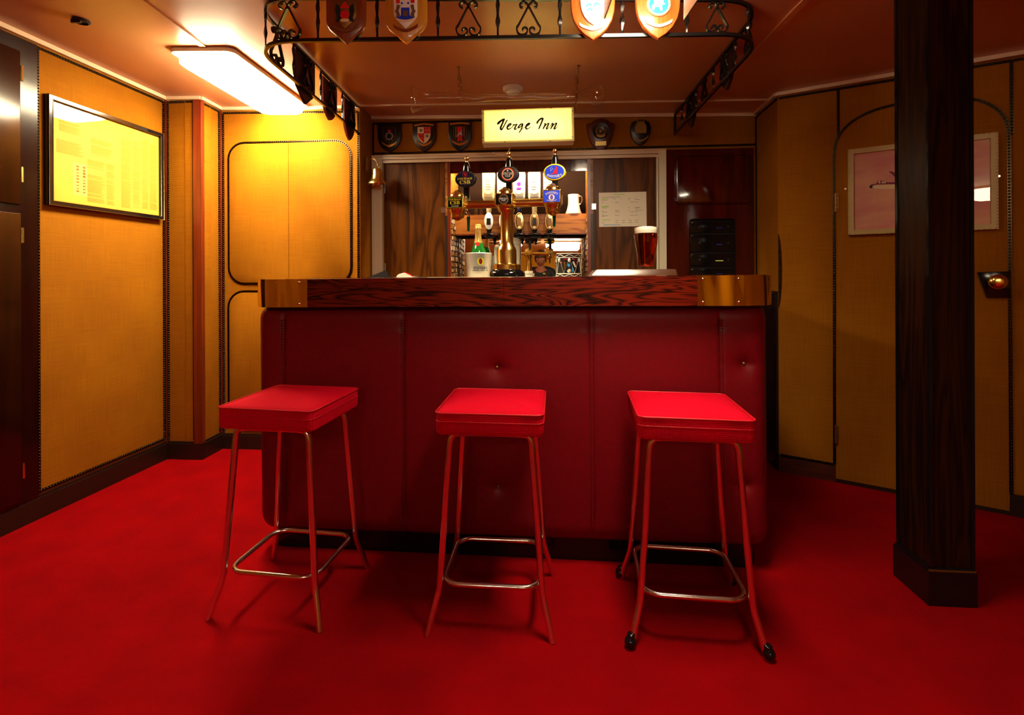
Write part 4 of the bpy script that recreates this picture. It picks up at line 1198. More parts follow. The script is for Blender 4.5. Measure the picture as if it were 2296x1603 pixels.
ks = SY / F / 9.983
for grp_ in (STK[:9], STK[9:]):
  b = MB()
  for st in grp_:
    b.stroke([(*sgn(x, y), (wd * 1.12 + 4) * ks) for x, y, wd in st], y=-.0012)
  obj('lettering', b, M_ink, sign, smooth=0)
for px, py in ((131, 192), (126, 738), (614, 830), (1635, 812), (2127, 718), (2135, 136), (616, 97), (1650, 73)):
    x, z = sgn(px, py)
    b = MB(); b.ball((x, -.001, z), .0026, 8, 6, sc=(1, .5, 1)); obj('screw', b, M_ink, sign)
b = MB()
c0, c1 = sgn(330, 970), sgn(742, 935)
b.tube(catmull([(c0[0], .09, c0[1]), (c0[0] + .02, .085, c0[1] - .012), ((c0[0] + c1[0]) / 2, .08, c0[1] - .020), (c1[0] - .015, .07, c1[1] - .010), (c1[0], .06, -SH / 2)], 6), .0022, 6)
obj('power_cord', b, M_cream, sign)
def chain(lab, p, q, extra=0.0):
    t = thing('hanging_chain', lab, 'chain', T(p.x, p.y, zc(p.x)), 'chains under the ceiling')
    d = q - Vector((p.x, p.y, zc(p.x))); L = d.length
    b = MB(); b.lathe([(.010, -.0005), (.010, -.003), (.003, -.006), (.0028, -.05)], 10)
    b.tube([(.010 * math.sin(a * .7), 0, -.055 + .008 * math.cos(a * .7)) for a in range(8)], .002, 6); obj('ceiling_hook', b, M_bronze, t)
    b = MB(); nl = int((L - .05) / .0175)
    for k in range(nl + 1):
        c = d * ((.058 + k * .0175) / L)
        if c.length > L: break
        Mk = T(*c) @ RZ((k % 2) * PI / 2 + .4)
        b.tube([(.0058 * math.cos(a), 0, .0118 * math.sin(a)) for a in [2 * PI * j / 10 for j in range(10)]], .0016, 5, closed=True, M=Mk)
        if k < nl * .62:
            b.tube([(.0058 * math.cos(a) + .009, .006, .0118 * math.sin(a)) for a in [2 * PI * j / 10 for j in range(10)]], .0016, 5, closed=True, M=T(*c) @ RZ(((k + 1) % 2) * PI / 2 + .7))
    obj('links', b, M_bronze, t)
YY = 2.66
pL_ = hitz(1029, 150, zc(-.3)); pR_ = hitz(1297, 147, zc(.35))
chain('thin dark chain holding up the bell end of the glass horn', Vector((pL_.x, pL_.y, 0)), at(1036, 232, YY + .005))
chain('thin dark chain beside the glass bulb, reaching the corner of the lit sign', Vector((pR_.x, pR_.y, 0)), at(1290, 247, SY + .01))
ya, yb = at(925, 224, YY), at(1361, 212, YY)
yard = thing('glass_drinking_horn', 'long clear glass drinking horn with round bulb slung in chains above the sign', 'glass', T(*ya))
d = (yb - ya); L = d.length; ks = YY / F
prof = [(925, 29.5), (928, 27.5), (935, 24.5), (945, 21), (958, 18), (980, 15.2), (1010, 12.5), (1060, 10), (1120, 8.6), (1200, 7.8), (1270, 7.2), (1292, 7.4), (1304, 9.5), (1312, 13.5), (1322, 20), (1331, 23), (1338, 23.8), (1346, 22), (1353, 17.5), (1358, 11), (1361, .5)]
q = d.to_track_quat('Z', 'Y').to_matrix().to_4x4()
b = MB(); b.lathe([(r * ks, (x - 925) / 436 * L) for x, r in prof], 28, q, cap=False); hb = obj('horn_body', b, M_thin, yard, smooth=80)
b = MB(); b.tube([tuple(q @ Vector((29.5 * ks * math.cos(a), 29.5 * ks * math.sin(a), 0))) for a in [2 * PI * k / 28 for k in range(28)]], .0018, 6, closed=True); obj('rim', b, M_thin, yard, smooth=80)

# ------------------------------------------------------------------ ship's bell
bt = at(846, 366, 3.385); ks = 3.385 / F
bell = thing('brass_bell', 'brass ship bell on a curved bracket left of the hatch', 'bell', T(*at(846, 420, 3.385)))
def bz(py): return (420 - py) * ks
def bx(px): return (px - 846) * ks
b = MB(); b.lathe([(3 * ks, bz(378)), (9 * ks, bz(379)), (11 * ks, bz(383)), (12 * ks, bz(392)), (13.5 * ks, bz(401)), (17 * ks, bz(405)), (22 * ks, bz(410)), (22.5 * ks, bz(412)), (20 * ks, bz(412)), (14 * ks, bz(404)), (10 * ks, bz(392)), (8 * ks, bz(384))], 28, RX(.08), cap=False)
obj('bell_body', b, M_brass, bell, smooth=40)
b = MB(); b.tube([(0, 0, bz(392)), (0, 0, bz(414))], .003, 6); b.ball((0, 0, bz(414)), .009); b.tube([(.010 * math.cos(a), 0, bz(421) + .010 * math.sin(a)) for a in [2 * PI * k / 12 for k in range(12)]], .0022, 6, closed=True); obj('clapper', b, M_brass, bell)
b = MB(); b.tube([(.011 * math.cos(a), 0, bz(374) + .011 * math.sin(a)) for a in [2 * PI * k / 12 for k in range(12)]], .004, 6, closed=True); obj('crown_loop', b, M_brass, bell)
b = MB()
b.tube(catmull([(bx(822.5), .02, bz(371)), (bx(825), .015, bz(362)), (bx(832), .008, bz(356)), (bx(841), 0, bz(358)), (bx(846), 0, bz(366)), (bx(846), 0, bz(371))], 5), .0042, 8)
b.box(bx(820.5), bx(823), -.004, .03, bz(383), bz(352)); obj('bracket', b, M_bronze, bell)

# ------------------------------------------------------------------ things on the bar
def on_bar(px, w_, lab, nm, cat, yaw=0.0, z=0.0, grp=None):
    u = hit(px, 618, MBAR, w_)[0]
    return thing(nm, lab, cat, MBAR @ T(u, w_, ZT + z) @ RZ(yaw), grp)
# beer font
p = at(1137, 600, 2.27)
ub = (MBAR.inverted() @ Vector((p.x, p.y, 0))).x
p.z = (MBAR @ Vector((ub, .3, ZT))).z
MT = T(p.x, p.y, p.z) @ RZ(-.20)
font = thing('beer_font', 'brass three-tap beer font on a black foot in the middle of the bar', 'beer tap', MT)
kf = 2.27 / F
def tz(py): return (611.5 + 9 - py) * kf
def tu(px): return hit(px, 500, MT)[0]
def tlathe(b, prof, u, w_=0.0, n=28):
    return b.lathe([(r * kf, tz(y)) for r, y in prof], n, T(u, w_, 0))
b = MB(); tlathe(b, [(39, 620.3), (39.5, 614), (38, 609), (33, 606), (32, 604)], 0); obj('foot', b, M_black, font, smooth=50)
b = MB(); tlathe(b, [(31, 604), (31, 594), (29, 592.5), (22.5, 591), (22, 590), (22, 562), (20, 556), (16.5, 551), (15.5, 546), (14.6, 543), (14.6, 478), (17, 474), (17.5, 470)], 0); obj('column', b, M_brass, font, smooth=40)
zc_bar = tz(455.5)
b = MB(); b.tube([(tu(1030), .012, zc_bar), (tu(1240), .012, zc_bar)], 9 * kf, 20); obj('crossbar', b, M_brass, font, smooth=50)
specs = [(1026, 438, 467, 1046, 396, 'csb'), (1133.5, 435, 463, 1141, 390, 'vat'), (1239.5, 431, 461, 1244.5, 389.5, 'blue')]
for px, y0, y1, hx, hy, kd in specs:
    u = tu(px); hw = 20.5 * kf; dp = .075
    b = MB()
    b.rbox(u, 0, tz(y1), tz(y0), 2 * hw, dp, .006, .004)
    tlathe(b, [(16.5, y0 + .5), (16, y0 - 4), (13, y0 - 8), (11, y0 - 10), (7, y0 - 13), (4.5, y0 - 15.5), (.5, y0 - 16)], u)
    if kd != 'vat': tlathe(b, [(19, y1 - .5), (18, y1 + 5), (15.5, y1 + 9), (15.8, y1 + 15), (14.5, y1 + 19), (9, y1 + 22), (4, y1 + 25), (.5, y1 + 25.5)], u)
    else: tlathe(b, [(20, y1 - .5), (18.5, y1 + 6), (15.5, y1 + 12)], u)
    for k in range(14):
        a = 2 * PI * k / 14
        b.ball((u + 12.5 * kf * math.cos(a), 12.5 * kf * math.sin(a), tz(y0 - 8)), 1.8 * kf, 6, 4)
    head = obj('tap_head', b, M_gold, font, smooth=40)
    yf = -dp / 2 - .0016
    b = MB(); b.box(u - hw * .86, u + hw * .86, yf, -dp / 2, tz(y1 - 2.5), tz(y0 + 3)); pan = obj('badge_panel', b, M_blue if kd == 'blue' else M_black, head)
    um = u; zm = (tz(y0 + 3) + tz(y1 - 2.5)) / 2; hh = (tz(y0 + 3) - tz(y1 - 2.5))
    L1, L2, L3 = MB(), MB(), MB()
    yt = yf - .0006
    if kd == 'csb':
        letters(L1, 'COURAGE', um, zm + hh * .30, hw * 1.42, hh * .19, yt); letters(L1, 'CSB', um, zm - .02 * hh, hw * 1.08, hh * .34, yt)
        b = MB(); b.tube([(um + x, yf, zm + z) for x, z in rrect(hw * 1.66, hh * .94, .003, 3)], .0006, 4, closed=True); obj('border', b, M_hi, pan)
        letters(L2, 'COOLED', um, zm - hh * .35, hw * .8, hh * .12, yt)
        obj('lettering', L1, M_yellow, pan, smooth=0); obj('small_lettering', L2, M_whitep, pan, smooth=0)
    elif kd == 'vat':
        disc(L1, um, zm, hh * .50, yt); disc(L2, um, zm, hh * .40, yt - .0008)
        letters(L3, 'SPECIAL', um, zm + hh * .06, hh * .78, hh * .16, yt - .0022); letters(L3, 'VAT', um, zm - hh * .12, hh * .42, hh * .15, yt - .0022)
        obj('badge_ring', L1, M_gold, pan); obj('badge_disc', L2, M_ink, pan); obj('lettering', L3, M_whitep, pan, smooth=0)
    else:
        letters(L1, "FOSTER'S", um, zm + hh * .33, hw * 1.35, hh * .20, yt, arc=1.1)
        disc(L1, um, zm - hh * .10, hh * .27, yt); L1.ribbon([(um - hw * .55, zm - hh * .32), (um, zm - hh * .45), (um + hw * .55, zm - hh * .32)], .0008, .001, T(0, yt, 0))
        obj('lettering', L1, M_creamp, pan, smooth=0)
        disc(L2, um, zm - hh * .10, hh * .13, yt - .001, rz=hh * .21); obj('oval_emblem', L2, M_blue, pan); letters(L3, 'F', um, zm - hh * .10, hh * .15, hh * .28, yt - .0022); obj('red_letter', L3, M_red, pan, smooth=0)
    # spout
    sp = hit(px + 24 if kd == 'csb' else px + 3, 480, MT, .058)[0]
    if kd != 'vat':
        b = MB(); b.tube(catmull([(u, .025, tz(y1 - 6)), (u + (sp - u) * .6, .046, tz(y1 - 3)), (sp, .058, tz(y1 + 6)), (sp, .06, tz(y1 + 14))], 4), .007, 10); obj('spout_tip', b, M_chrome, head)
        b = MB(); b.lathe([(.0035, tz(y1 + 47)), (.006, tz(y1 + 45)), (.0085, tz(y1 + 16)), (.009, tz(y1 + 13))], 14, T(sp, .06, 0)); obj('spout_lever', b, M_green, head, label='dark green spout')
    # handle with clip
    h0 = hit(hx, 400, MT, .03)[0]
    b = MB(); b.box(h0 - .013, h0 + .013, .028, .046, tz(y0 + 2) if kd != 'csb' else zc_bar - .01, tz(hy)); han = obj('lever_stem', b, M_black, font)
    b = MB(); tlathe(b, [(10, hy - 10), (9.2, hy - 18), (8.4, hy - 26), (6.5, hy - 35), (4.8, hy - 40), (3.5, hy - 41)], h0, .036); obj('handle_grip', b, M_black, han, smooth=50)
    b = MB(); tlathe(b, [(3.4, hy - 40.5), (2.6, hy - 43), (2.8, hy - 44.5), (4.4, hy - 46.5), (5.0, hy - 49.5), (4.4, hy - 52.5), (2.4, hy - 54.5), (.3, hy - 55)], h0, .036, 16); obj('finial', b, M_gold, han, smooth=60)
    zo = tz(hy); a_, b_ = 24.8 * kf, 18.6 * kf
    b = MB(); b.plate([(h0 + x, zo + z) for x, z in ell(a_, b_, 40)], .006, .028, .006)
    clip = obj('pump_clip', b, M_yellow if kd == 'blue' else M_blackm, han, label={'csb': 'dark navy oval pump clip with yellow letters', 'vat': 'black oval pump clip with round red badge', 'blue': 'blue oval pump clip with yellow rim'}[kd])
    yt = .0054
    L1, L2, L3, L4 = MB(), MB(), MB(), MB()
    if kd == 'csb':
        L4.plate([(h0 + x, zo + z) for x, z in ell(a_ * .86, b_ * .84, 36)], yt, .006); obj('clip_face', L4, M_navy, clip)
        letters(L1, 'COURAGE', h0, zo + .0005, a_ * 1.40, b_ * .24, yt - .001); letters(L1, 'CSB', h0, zo - b_ * .42, a_ * 1.02, b_ * .44, yt - .001); obj('lettering', L1, M_yellow, clip, smooth=0)
        zr = zo + b_ * .50
        disc(L2, h0, zr, a_ * .22, yt - .0005, rz=b_ * .31, th=.0004); obj('rooster_oval', L2, M_navy, clip)
        poly(L3, [(h0 + x * a_, zr + z * b_) for x, z in ((-.09, .22), (-.03, .24), (.0, .05), (.05, .0), (.09, .22), (.13, .05), (.10, -.12), (.05, -.16), (.06, -.28), (-.02, -.28), (.01, -.16), (-.07, -.04), (-.06, .10), (-.12, .12))], yt - .001)
        L3.tube([(h0 + x, yt - .0006, zr + z) for x, z in ell(a_ * .21, b_ * .32, 24)], .0007, 4, closed=True); obj('rooster', L3, M_red, clip)
    elif kd == 'vat':
        R = b_ * .80
        disc(L1, h0, zo, R, yt); disc(L2, h0, zo, R * .88, yt - .0008); disc(L3, h0, zo, R * .76, yt - .0016)
        obj('red_ring', L1, M_red, clip); obj('cream_ring', L2, M_creamp, clip); obj('badge_disc', L3, M_ink, clip)
        letters(L4, 'SPECIAL', h0, zo + R * .10, R * 1.62, R * .36, yt - .003); letters(L4, 'VAT', h0, zo - R * .28, R * .86, R * .34, yt - .003); disc(L4, h0, zo + R * .52, R * .12, yt - .0028); obj('lettering', L4, M_whitep, clip, smooth=0)
    else:
        L4.plate([(h0 + x, zo + z) for x, z in ell(a_ * .86, b_ * .83, 36)], yt, .006); obj('clip_face', L4, M_blue, clip)
        letters(L1, "FOSTER'S", h0, zo - b_ * .52, a_ * 1.36, b_ * .30, yt - .001, arc=-.9)
        for sx, sz in ((-.36, .42), (-.24, .55), (-.16, .36), (-.32, .16), (-.26, .28)): disc(L1, h0 + sx * a_, zo + sz * b_, .0016, yt - .0006, 8)
        obj('lettering', L1, M_whitep, clip, smooth=0)
        roo = [(-.34, -.22), (-.10, -.12), (-.06, .06), (.02, .28), (.10, .44), (.12, .60), (.18, .66), (.22, .58), (.30, .50), (.24, .42), (.24, .26), (.28, .14), (.22, .06), (.24, -.06), (.20, -.14), (.30, -.20), (.30, -.26), (.10, -.24), (.06, -.20), (-.06, -.24), (-.30, -.27)]
        poly(L3, [(h0 + x * a_, zo + z * b_) for x, z in roo], yt - .001); obj('kangaroo', L3, M_red, clip)
# drip tray and pint
tr_u0, tr_u1 = hit(1326, 612, MBAR, .12)[0], hit(1520, 612, MBAR, .12)[0]
dt = thing('drip_tray', 'shallow stainless steel drip tray on the right half of the bar', 'tray', MBAR @ T((tr_u0 + tr_u1) / 2, .22, ZT))
wt = tr_u1 - tr_u0
b = MB(); b.loops([[(x, y, 0.0005) for x, y in rrect(wt, .20, .004)], [(x, y, .005) for x, y in rrect(wt, .20, .004)], [(x + (.012 if x < 0 else 0), y, .026) for x, y in rrect(wt - .012, .196, .004)], [(x * .97 + .004, y * .94, .026) for x, y in rrect(wt - .012, .196, .004)], [(x * .96 + .004, y * .93, .022) for x, y in rrect(wt - .012, .196, .004)]]); obj('tray_body', b, M_steel, dt)
b = MB()
for k in range(16): x = -wt * .44 + wt * .9 * k / 15; b.box(x - .003, x + .003, -.085, .085, .0222, .0245)
obj('grille', b, M_chrome, dt)
pu = hit(1449, 600, MBAR, .2)[0]
pint = thing('pint_of_ale', 'full pint glass of amber ale with white head on the drip tray', 'drink', MBAR @ T(pu, .2, ZT + .0262))
kp = 2.14 / F
pp = [(16.5, 603), (18, 602), (19, 590), (19.5, 575), (22, 560), (24.5, 545), (25.6, 530), (25.8, 518), (25.3, 511)]
def pzz(py): return (603 - py) * kp
b = MB(); b.lathe([(r * kp, pzz(y)) for r, y in pp] + [((r - 1.3) * kp, pzz(y)) for r, y in pp[::-1][:-2]] + [(15 * kp, pzz(596))], 36, cap=True); obj('pint_glass', b, M_thin, pint, smooth=50)
inn = [(r - 1.1, y) for r, y in pp]
b = MB(); b.lathe([(15 * kp, pzz(597))] + [(r * kp, pzz(y)) for r, y in inn if 524 < y < 597] + [(24.2 * kp, pzz(524))], 36); obj('ale', b, M_beer, pint, smooth=50)
b = MB(); b.lathe([(24.25 * kp, pzz(523.8)), (24.5 * kp, pzz(516)), (24.3 * kp, pzz(511.5)), (15 * kp, pzz(509.2)), (.5 * kp, pzz(508.8))], 36); obj('foam_head', b, M_foam, pint, smooth=50)
# small things on the left arm of the bar
lu = hit(852, 618, MBAR, .95)[0]
wd = thing('wedge_stand', 'small black wedge-shaped stand on the left arm of the bar', 'stand', MBAR @ T(lu, .95, ZT) @ RZ(.15))
b = MB(); b.add([(-.060, -.05, .0005), (.062, -.05, .0005), (.062, .05, .0005), (-.060, .05, .0005), (-.058, -.048, .003), (.038, -.042, .042), (.038, .042, .042), (-.058, .048, .003), (.060, -.045, .004), (.060, .045, .004)],
      [(0, 3, 2, 1), (0, 1, 8, 5, 4), (3, 7, 6, 9, 2), (4, 5, 6, 7), (5, 8, 9, 6), (0, 4, 7, 3), (1, 2, 9, 8)]); obj('body', b, M_blackm, wd)
b = MB(); b.box(-.05, -.046, -.03, .03, .0065, .0075); obj('ridge', b, M_black, wd)
lu = hit(914, 618, MBAR, 1.0)[0]
sn = thing('snack_packet', 'small clear packet with a red stripe on the left arm of the bar', 'packet', MBAR @ T(lu, 1.0, ZT) @ RZ(-.2))
b = MB()
r = random.Random(3)
Ls = []
for k in range(9):
    t = k / 8; x = -.055 + .11 * t; h = .004 + .026 * math.sin(PI * min(1, t * 1.5 + .05)) ** .7 * (1 - .55 * t)
    Ls.append([(x + r.uniform(-.002, .002), -.035, .001), (x, -.03, h * .8 + r.uniform(0, .003)), (x, 0, h + r.uniform(0, .004)), (x, .03, h * .8), (x, .035, .001)])
b.loops(Ls); obj('wrapper', b, M_plast, sn)
b = MB(); b.loops([[(x, -.036, z) for x, z in ((-.005, .030), (.0, .033))], [(x, -.0362, z) for x, z in ((.052, .004), (.056, .007))]], cap=False, closed=False); b.tube([(-.005, -.034, .030), (.025, -.0345, .021), (.055, -.0365, .005)], .0022, 6); obj('red_stripe', b, M_red, sn)

# ------------------------------------------------------------------ hatch: folding doors, latches, notice
for nm, x0, x1, lx, ly, lab in (('left', 862, 1005, 993, 471, 'teak veneer hatch door left of the shelves, beside the bell'), ('right', 1322, 1475, 1331.5, 463, 'teak veneer hatch door right of the shelves, carrying the notice')):
    u0, u1 = hit(x0, 480, MB_)[0], hit(x1, 480, MB_)[0]
    t = thing('hatch_door', lab, 'door', MB_ @ T(u0, 0, zSILL + .008), 'teak hatch doors')
    b = MB(); b.box(0.001, u1 - u0 - .001, .002, .028, 0, zOT - zSILL - .014); obj('door_panel', b, M_teak, t)
    lu, lz = hit(lx, ly, MB_); lu -= u0; lz -= zSILL + .008
    b = MB(); b.box(lu - .014, lu + .014, -.0005, .0019, lz - .019, lz + .019); la_ = obj('latch_plate', b, M_steel, t)
    b = MB(); b.lathe([(.009, 0), (.009, .003), (.006, .003), (.005, .0005)], 16, T(lu, -.0005, lz - .002) @ RX(PI / 2)); obj('finger_ring', b, M_chrome, la_)
    for dx in (-.010, .010):
        for dz in (-.015, .015):
            b = MB(); b.ball((lu + dx, -.0005, lz + dz), .0016, 6, 4); obj('latch_screw', b, M_ink, la_)
    hu = .004 if nm == 'left' else u1 - u0 - .004
    for zh in (.06, .62):
        b = MB(); b.tube([(hu, -.001, zh - .035), (hu, -.001, zh + .035)], .004, 8); obj('hinge', b, M_silver, t)
(nu0, nz1), (nu1, nz0) = hit(1343, 432, MB_, -.002), hit(1450, 507.5, MB_, -.002)
nt_ = thing('notice_sheet', 'cream printed notice sheet on the right-hand teak door', 'notice', MB_ @ T(nu0, -.0008, nz0) @ RY(-.006))
NW, NH = nu1 - nu0, nz1 - nz0
b = MB(); b.box(0, NW, 0, .0008, 0, NH); obj('paper', b, M_paper, nt_)
b1, b2, b3 = MB(), MB(), MB()
def nline(bb, x, y, l, h=.008): bb.box(x * NW, (x + l) * NW, -.0003, -.0001, (1 - y - h) * NH, (1 - y) * NH)
for y, segs in ((.135, ((.06, .20), (.28, .18))), (.18, ((.30, .06), (.46, .02), (.62, .05), (.76, .03))), (.22, ((.06, .12), (.62, .03), (.76, .10))), (.29, ((.06, .05), (.34, .08), (.66, .08), (.76, .06))), (.45, ((.06, .11), (.76, .12), (.62, .03))), (.47, ((.76, .08),)), (.53, ((.06, .05), (.34, .09), (.76, .16), (.62, .03))), (.57, ((.06, .11), (.34, .09), (.66, .08), (.76, .06))), (.67, ((.06, .13), (.34, .09), (.66, .08), (.76, .06))), (.69, ((.06, .06),)), (.82, ((.34, .07), (.48, .07), (.62, .07), (.76, .06))), (.88, ((.06, .05), (.34, .07), (.48, .07), (.62, .07), (.76, .06)))):
    for x, l in segs: nline(b1, x, y, l)
for y, x, l in ((.055, .31, .24), (.18, .06, .14), (.39, .06, .14), (.41, .06, .16), (.62, .06, .045), (.79, .06, .18)): nline(b2, x, y, l, .018)
nline(b3, .09, .94, .36, .014); nline(b3, .26, .13, .04, .016)
obj('print', b1, M_brownp, nt_); obj('green_print', b2, M_hi, nt_); obj('blue_print', b3, M_sky, nt_)

# ------------------------------------------------------------------ mahogany cabinet with the hi-fi
(cu0, cz1), (cu1, _) = hit(1494, 336, MB_, -.02), hit(1690, 336, MB_, -.02)
cab = thing('mahogany_cabinet', 'glossy dark mahogany wall cabinet with hi-fi opening at the right end of the bar', 'cabinet', MB_ @ T(cu0, 0, 0))
CW = cu1 - cu0
ro = [hit(px, py, MB_, -.02) for px, py in ((1546, 492), (1648, 616))]
ru0, ru1, rz1, rz0 = ro[0][0] - cu0, ro[1][0] - cu0, ro[0][1], 1.10
b = MB(); fr, bk = -.022, -.0005
b.box(0, ru0, fr, bk, .0, cz1); b.box(ru1, CW, fr, bk, .0, cz1); b.box(ru0, ru1, fr, bk, rz1, cz1); b.box(ru0, ru1, fr, bk, 0, rz0); b.box(-.004, .010, fr - .004, bk, 0, cz1)
obj('cabinet_front', b, M_mahog, cab)
d0, d1 = hit(1516, 353, MB_, -.02), hit(1683, 455, MB_, -.02)
b = MB(); ol = rr_outline(d0[0] - cu0, min(d1[0] - cu0, CW - .02), d1[1], d0[1], .025); b.plate(ol, -.030, fr, .004); dd = obj('flap_door', b, M_mahog, cab)
b = MB(); b.tube([(x, fr - .001, z) for x, z in inset(ol, -.003)], .0022, 6, closed=True); obj('seal', b, M_black, dd)
b = MB(); b.tube([(x, fr - .0005, z) for x, z in rr_outline(ru0, ru1, rz0, rz1, .02)], .004, 8, closed=True); obj('opening_edge', b, M_black, cab)
b = MB(); b.box(ru0, ru1, -.004, -.001, rz0, rz1); obj('recess_back', b, M_ink, cab)
uy = [492, 521, 564, 597, 622]
for k in range(4):
    z1_, z0_ = hit(1600, uy[k] + 3, MB_, -.02)[1], hit(1600, uy[k + 1] + .5, MB_, -.02)[1]
    z0_ = max(z0_, rz0 + .001)
    lab = ['black hi-fi unit at the top of the cabinet stack', 'black hi-fi unit second from the top of the cabinet stack', 'black hi-fi unit with a lit yellow display, third from the top', 'black hi-fi unit at the bottom of the stack, just above the bar'][k]
    t = thing('hifi_unit', lab, 'hi-fi unit', MB_ @ T(cu0 + (ru0 + ru1) / 2, -.005, z0_), 'hi-fi units in the cabinet')
    Wh = (ru1 - ru0) - .012; Hh = z1_ - z0_ - .003
    b = MB(); b.rbox(0, -.006, 0, Hh, Wh, .010, .002, .0015); obj('casing', b, M_black, t)
    b = MB(); letters(b, 'JVC', -Wh * .46, Hh - .008, .016, .006, -.0116, bold=False); obj('lettering', b, M_creamp, t, smooth=0)
    b = MB(); b.box(Wh * .08, Wh * .26, -.0116, -.0110, Hh * .42, Hh * .46) if k == 2 else b.box(Wh * .10, Wh * .24, -.0116, -.0110, Hh * .40, Hh * .43); obj('display', b, M_led if k == 2 else M_ledb, t)
    for j in range(2 if k < 3 else 0):
        b = MB(); b.lathe([(.008, 0), (.0075, .005), (.006, .006)], 14, T(Wh * (.38 if j else -.28), -.0110, Hh * .5) @ RX(PI / 2)); obj('dial', b, M_blackm, t)

# ------------------------------------------------------------------ alcove: shelf, mirror, bottles, optics
sf = MB(); sf.box(uAL + .001, uAR - .001, .19, AD + .018, z475 - .018, z475)
shelf = thing('back_shelf', 'orange wooden shelf with fascia board behind the inverted bottles', 'shelf', MB_ @ T(0, 0, 0))
obj('shelf_board', sf, M_orangew, shelf)
b = MB(); b.box(uAL + .001, uAR - .001, .176, .19, z525, z490 + .006); fas = obj('fascia_board', b, M_orangew, shelf)
b = MB(); b.box(uAL + .001, uAR - .001, .172, .178, z525 - .006, z525 + .004); obj('fascia_edge', b, M_strip, shelf)
b = MB(); b.tube([(uAL + .03, .030, zAT - .012), (uAR - .03, .030, zAT - .012)], .009, 10); lt = thing('shelf_tube_light', 'lit strip light hidden under the top board above the spirit bottles', 'light', MB_ @ T(0, 0, 0)); obj('tube', b, M_lampS, lt)
for s, u in ((-1, uAL + .02), (1, uAR - .02)):
    b = MB(); b.box(u - .012, u + .012, .016, .044, zAT - .024, zAT - .001); obj('end_cap', b, M_plast, lt)
TILT = .035
zm0, zm1 = zSILL + .002, z525 - .008
MM = MB_ @ T(0, AD - .006, zm0) @ RZ(.012) @ RX(-TILT)
mir = thing('back_mirror', 'mirror at the back of the alcove under the shelf', 'mirror', MM)
b = MB(); b.box(uAL + .010, uAR - .010, 0, .004, 0, zm1 - zm0); obj('mirror_glass', b, M_mirror, mir)
b = MB()
for u in (uAL + .005, uAR - .012): b.box(u, u + .007, -.003, .005, 0, zm1 - zm0)
obj('mirror_edge', b, M_strip, mir)
def al(px, py, w_): return hit(px, py, MB_, w_)
WB = .10
bot = [(1096, 'yellow', 'inverted spirit bottle with a yellow label, leftmost on the optics', M_creamp, M_creamp, M_whitep, 'white'),
       (1129, 'clear', 'inverted pale spirit bottle mostly behind the brass beer column', M_frost, M_creamp, M_whitep, 'white'),
       (1164, 'purple', 'inverted white spirit bottle with a purple crest and navy cap', M_frost, M_navy, M_gold, 'gold'),
       (1198, 'cream', 'inverted cream spirit bottle with cream cap, between the two right taps', M_frost, M_creamp, M_brownp, 'brown'),
       (1232, 'clear2', 'inverted white spirit bottle behind the blue beer tap', M_frost, M_whitep, M_gold, 'gold')]
